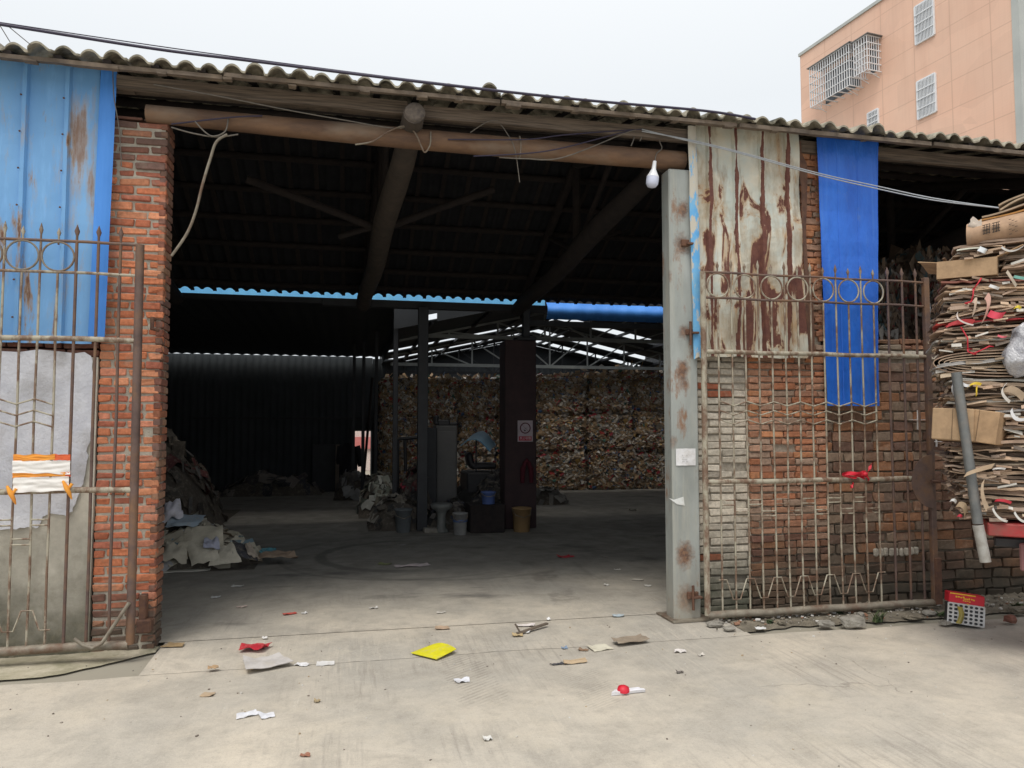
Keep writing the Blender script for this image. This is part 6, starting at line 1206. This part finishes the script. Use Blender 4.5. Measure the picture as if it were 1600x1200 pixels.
bigsheet('lilac_sheet', 'small lilac sheet stuck on the large cream sheet', [(318, 855), (344, 856), (340, 843), (317, 843)], 3.06, (0, 0, .1, .1), (.42, .44, .56), bend=.02); bigsheet('black_film', 'crumpled black film on the right slope of the heap', [(364, 864), (404, 876), (392, 862), (358, 848)], 3.05, (0, 0, .2, .25), (.05, .05, .06), 'plastic film', .06); bigsheet('board_strip', 'long pale board strip fanning out to the right of the black film', [(388, 864), (406, 873), (388, 852), (378, 852)], 3.05, (0, 0, .2, .2), (.42, .36, .30)); bigsheet('brown_sheet', 'flat brown sheet lying at the far right tip of the heap', [(400, 872), (466, 868), (452, 864), (408, 866)], 3.2, (0, 0, .2, .2), (.30, .22, .16), bend=0); bigsheet('teal_sheet', 'small teal sheet on the floor behind the right tip of the heap', [(405, 862), (432, 862), (430, 858), (408, 858)], 3.5, (0, 0, .12, .12), (.08, .26, .32), bend=0)
flat('pale_board', 'flat pale boards on the floor in front of the cream heap', 282, 893, .55, .18, (.50, .49, .44), 71, 'board', .02, z=.02, rot=.1, th=.012)

# ================================================================ MACHINERY AND JUNK IN THE MIDDLE
def boxm(name, label, u0, v0, u1, v1, y, d, m, cat, ch=.01, z0=None):
    A, B = at_y(u0, v0, y), at_y(u1, v1, y); zb0 = B.z if z0 is None else z0; mb = MB(); mb.box(((A.x + B.x) / 2, y + d / 2, (A.z + zb0) / 2), (B.x - A.x, d, A.z - zb0), ch=ch, jit=.003); o = mb.build(name, m); return tag(o, label, cat) if label else o
ycab = 6.9
A, B = at_y(681, 665, ycab), at_y(714, 795, ycab)
root = thing('metal_cabinet', 'tall narrow pale grey metal cabinet between the thick post and the blue canopy', 'cabinet', ((A.x + B.x) / 2, ycab + .25, .018))
mb = MB(); mb.box(((A.x + B.x) / 2, ycab + .25, (A.z + .1) / 2 + .0), (B.x - A.x, .5, A.z - .1), ch=.01); mb.build('body', simple('cabinet paint', (.115, .113, .112), (.09, .09, .09), 3, .6), root)
mb = MB(); mb.box(((A.x + B.x) / 2 + .0, ycab - .006, A.z * .52), (B.x - A.x - .05, .008, A.z * .84), ch=.003); mb.build('door', simple('cabinet door', (.13, .127, .125), (.10, .10, .10), 3, .55), root)
mb = MB(); mb.box(((A.x + B.x) / 2, ycab + .25, .034), (B.x - A.x - .04, .44, .032)); mb.build('plinth', M['blackp'], root)
mb = MB(); C = at_y(690, 662, ycab); mb.box((C.x + .05, ycab + .2, A.z + .05), (.22, .25, .1), ch=.02, jit=.01); mb.box((C.x - .08, ycab + .15, A.z + .09), (.09, .15, .18), ch=.03, jit=.01); mb.box((C.x + .2, ycab + .2, A.z + .03), (.2, .2, .06), ch=.02); tag(mb.build('tool_clutter', M['blackp']), 'dark lumpy tools piled on top of the grey cabinet', 'tools')
# dark machine body left of the cabinet
boxm('machine_box', 'black control box standing right behind the thick dark post', 668, 668, 682, 812, 6.6, .35, M['dpost'], 'machine', z0=.018)
# three wheeler with blue canopy
yc = 7.6
root = thing('tricycle', 'dark cargo tricycle under an arched blue canopy behind the maroon pillar', 'tricycle', (X(755, yc), yc, .018))
CA = [at_y(u, v, yc) for u, v in ((719, 696), (727, 689), (736, 686), (744, 686), (752, 690), (759, 697), (766, 705))]
mb = MB(); nC = len(CA) - 1
def can(a, b):
    i = min(int(a * nC), nC - 1); t = a * nC - i; p = CA[i] * (1 - t) + CA[i + 1] * t; return (p.x + .30 * b, p.y + .95 * b, p.z + .10 * b + .05 * b * (1 - abs(2 * a - 1)))
mb.grid(can, 24, 8, .02); mb.build('canopy', simple('blue canopy', (.13, .36, .54), (.10, .29, .46), 3, .45, dirt=(.16, .28, .36)), root)
for (u, v) in ((744, 682), (790, 694)): A = at_y(u, v + 3, yc + .1); mb = MB(); mb.tube([A, (A.x, A.y, .75)], .016, 6); mb.build('canopy_post', M['dpost'], root)
A, B = at_y(722, 735, yc), at_y(800, 790, yc); mb = MB(); mb.box(((A.x + B.x) / 2 + .1, yc + .5, .62), (B.x - A.x, .9, .40), ch=.03); mb.build('body', M['blackp'], root)
mb = MB(); mb.box((A.x + .45, yc + .4, .93), (.5, .4, .12), ch=.04); mb.box((A.x + .2, yc + .4, 1.05), (.12, .36, .28), Matrix.Rotation(-.2, 3, 'Y'), ch=.04); mb.build('seat', M['blackp'], root)
mb = MB(); p = at_y(786, 735, yc + .3); mb.tube([(p.x - .1, p.y - .28, 1.12), (p.x - .03, p.y - .25, 1.16), (p.x, p.y, 1.12), (p.x - .03, p.y + .25, 1.16), (p.x - .1, p.y + .28, 1.12)], .018, 6); mb.tube([(p.x, p.y, 1.12), (p.x + .12, p.y, .6)], .025, 6); mb.build('handlebar', M['dpost'], root)
p = at_y(786, 737, yc - .05); mb = MB(); mb.lathe([(.06, 0), (.055, -.02), (.001, -.03)], p, 14, (0, -1, 0)); mb.build('headlight', M['pale_steel'], root)
for (x, y) in ((A.x + .15, yc + .12), (A.x + .15, yc + .88), (p.x + .25, yc + .5)):
    mb = MB(); mb.lathe([(.13, -.05), (.22, -.05), (.25, -.03), (.25, .03), (.22, .05), (.13, .05)], (x, y, .268), 20, (0, 1, 0)); wh = mb.build('wheel', M['tyre'], root); mb = MB(); mb.lathe([(.02, -.03), (.128, -.04), (.128, .04), (.02, .03)], (x, y, .268), 16, (0, 1, 0)); mb.build('rim', M['grey_steel'], wh)
# work bench / crate with buckets
A, B = at_y(735, 790, 5.3), at_y(790, 828, 5.3)
cr_ = boxm('wooden_crate', 'dark low wooden crate on the floor left of the maroon pillar', 735, 790, 789, 828, 5.35, .55, M['darkwood'], 'crate', z0=.018)
def bucket(name, label, u, vt, vb, y, wt, m, taper=.8, z0=None, hand=True):
    T, B = at_y(u, vt, y), at_y(u, vb, y); z0 = B.z if z0 is None else z0; h = T.z - z0; t = thing(name, label, 'bucket', (B.x, y, z0)); r1 = wt; r0 = wt * taper; mb = MB()
    mb.lathe([(r0 * .95, 0), (r0, .006), (r1, h - .02), (r1 * 1.06, h - .02), (r1 * 1.06, h), (r1 * .97, h), (r0 * .93, .02), (.001, .02)], (B.x, y, z0), 20, cap=False); mb.lathe([(.001, .001), (r0 * .95, .001)], (B.x, y, z0), 20, cap=False); mb.build('shell', m, t)
    mb = MB(); mb.tube([(B.x - r1 * 1.05, y, z0 + h * .93), (B.x - r1 * .8, y - r1 * .75, z0 + h * .72), (B.x, y - r1 * 1.08, z0 + h * .62), (B.x + r1 * .8, y - r1 * .75, z0 + h * .72), (B.x + r1 * 1.05, y, z0 + h * .93)], .006, 6); mb.build('handle', M['gate_grey'], t); return t
ztc = A.z
bucket('plastic_bucket', 'small blue plastic bucket standing on the dark wooden crate', 763, 768, 790, 5.5, .115, simple('blue bucket', (.12, .19, .46), (.10, .16, .40), 4, .5), .85, ztc)
bucket('plastic_bucket', 'dirty white paint bucket with a blue band on the floor left of the crate', 719, 801, 830, 5.3, .115, simple('dirty white bucket', (.36, .36, .35), (.24, .24, .24), 9, .7), .85, .018)
mb = MB(); q = at_y(719, 813, 5.3); mb.lathe([(.112, -.02), (.114, .02)], (q.x, 5.3, q.z), 20, cap=False); tag(mb.build('blue_band', simple('blue label', (.10, .16, .34), None, 5, .6)), 'blue paper band round the white paint bucket', 'band')
bucket('plastic_bucket', 'tan plastic bin at the foot of the maroon pillar', 815, 793, 829, 5.42, .15, simple('tan bin', (.34, .22, .10), (.28, .18, .09), 5, .6), .85, .018)
bucket('plastic_bucket', 'grey bucket heaped with dark junk left of the thick post', 630, 795, 826, 5.75, .14, simple('grey bucket', (.17, .19, .2), (.12, .13, .14), 6, .7), .78, .018)
A = at_y(690, 788, 5.6); mb = MB(); mb.lathe([(.11, 0), (.12, .03), (.075, .07), (.065, A.z - .20), (.09, A.z - .12), (.17, A.z - .07), (.18, A.z - .02), (.15, A.z)], (A.x, 5.6, .018), 18); tag(mb.build('wash_basin', simple('grimy ceramic', (.20, .21, .20), (.13, .135, .13), 6, .5)), 'grimy pedestal wash basin standing before the grey cabinet', 'basin')
heap('junk_pile', 'dark junk piled round the foot of the slim posts', X(628, 6.4), 6.45, .55, .55, .50, 90, [(.09, .08, .07), (.14, .12, .1), (.2, .18, .15), (.34, .32, .28), (.06, .06, .06)], (.08, .26), 12, 'junk'); heap('junk_pile', 'dark junk heap with pale rags in front of the left bale column', X(596, 8.2), 8.3, .42, .7, .75, 110, [(.09, .08, .07), (.16, .15, .12), (.30, .32, .28), (.42, .43, .40), (.1, .12, .1)], (.1, .3), 15, 'junk')
flat('red_cloth', 'dark red cloth lying on the junk left of the thick post', 640, 764, .36, .3, (.36, .03, .06), 81, 'cloth', .12, z=.62, rot=.2)
mb = MB(); p = at_z(672, 832, .018); mb.box((p.x, p.y, .06), (.22, .2, .07), ch=.01, jit=.01); tag(mb.build('concrete_block', M['stone']), 'pale small concrete block at the foot of the thick dark post', 'block')
heap('junk_pile', 'low black junk between the white paint bucket and the grey cabinet', X(705, 6.2), 6.25, .42, .4, .42, 80, [(.05, .05, .05), (.09, .08, .08), (.16, .15, .14), (.05, .06, .09)], (.06, .2), 33, 'junk'); heap('junk_pile', 'black junk stacked on and behind the dark wooden crate', X(772, 6.3), 6.35, .45, .35, .85, 90, [(.03, .03, .035), (.06, .055, .05), (.12, .11, .1)], (.08, .24), 35, 'junk'); heap('junk_pile', 'black junk leaning round the thick dark post', X(650, 6.6), 6.75, .35, .4, .95, 90, [(.03, .03, .035), (.06, .055, .05), (.10, .09, .085), (.15, .03, .04)], (.08, .22), 37, 'junk')
heap('white_rag_heap', 'pale rags in a small heap right behind the maroon pillar', X(854, 9.5), 9.5, .42, .4, .3, 40, [(.5, .48, .44), (.4, .38, .35), (.2, .19, .18)], (.12, .3), 21, 'rags')
# plywood board, coat and props near the back doorway
pA2 = at_z(529, 768, .018); mb = MB(); mb.box((pA2.x - .3, 13.4, .62), (.72, .06, 1.2), Matrix.Rotation(.05, 3, 'X'), ch=.005); tag(mb.build('dark_board', M['dpost']), 'dark board standing on edge left of the hanging coat', 'board'); p = at_y(527, 730, 13.2); mb = MB(); mb.box((p.x, 13.2, .62), (.09, .05, 1.2), ch=.005); tag(mb.build('pale_plank', simple('pale plank', (.26, .22, .18), None, 6, .9)), 'pale upright plank beside the dark board at the back', 'plank')
yco = 11.8; mb = MB(); c = at_y(545, 694, yco)
for s_ in (0,):
    top, bot = at_y(545, 692, yco).z, at_y(545, 742, yco).z; w_ = X(560, yco) - X(532, yco)
    mb.grid(lambda a, b: (c.x + w_ * .5 * math.sin((a - .5) * math.pi) * (.45 + .55 * min(1, (1 - b) * 4)) , yco - .12 * math.cos((a - .5) * math.pi) + .02 * math.sin(a * 20), bot + (top - bot) * b), 20, 10, .02)
    mb.tube([(c.x + w_ * .42, yco - .03, top - .08), (c.x + w_ * .62, yco - .03, top - .35), (c.x + w_ * .70, yco - .03, bot + .2)], [.09, .085, .07], 8); mb.tube([(c.x - w_ * .42, yco - .03, top - .08), (c.x - w_ * .5, yco - .03, top - .4), (c.x - w_ * .5, yco - .03, bot + .25)], [.09, .085, .07], 8)
tag(mb.build('hanging_coat', simple('black coat', (.022, .022, .028), None, 5, .95)), 'black coat hung on a slim post beside the bright back doorway', 'coat')
heap('rag_heap', 'pale rags and sacks on the floor below the hanging coat', X(560, 11.4), 11.4, .55, .4, .55, 40, [(.16, .15, .14), (.4, .4, .4), (.12, .11, .11)], (.15, .35), 31, 'rags')
# tool frame on the posts: dark horizontal bar before the bales
a, b = at_y(622, 686, 7.0), at_y(658, 683, 7.0); mb = MB(); mb.tube([a, b], .03, 8); mb.tube([a, (a.x, 7.0, .5)], .025, 8); mb.tube([a + Vector((.12, 0, -.02)), (a.x + .14, 7.0, .9)], .03, 8); tag(mb.build('tube_frame', M['blackp']), 'black bent tube frame between the grey post and the thick post', 'frame')
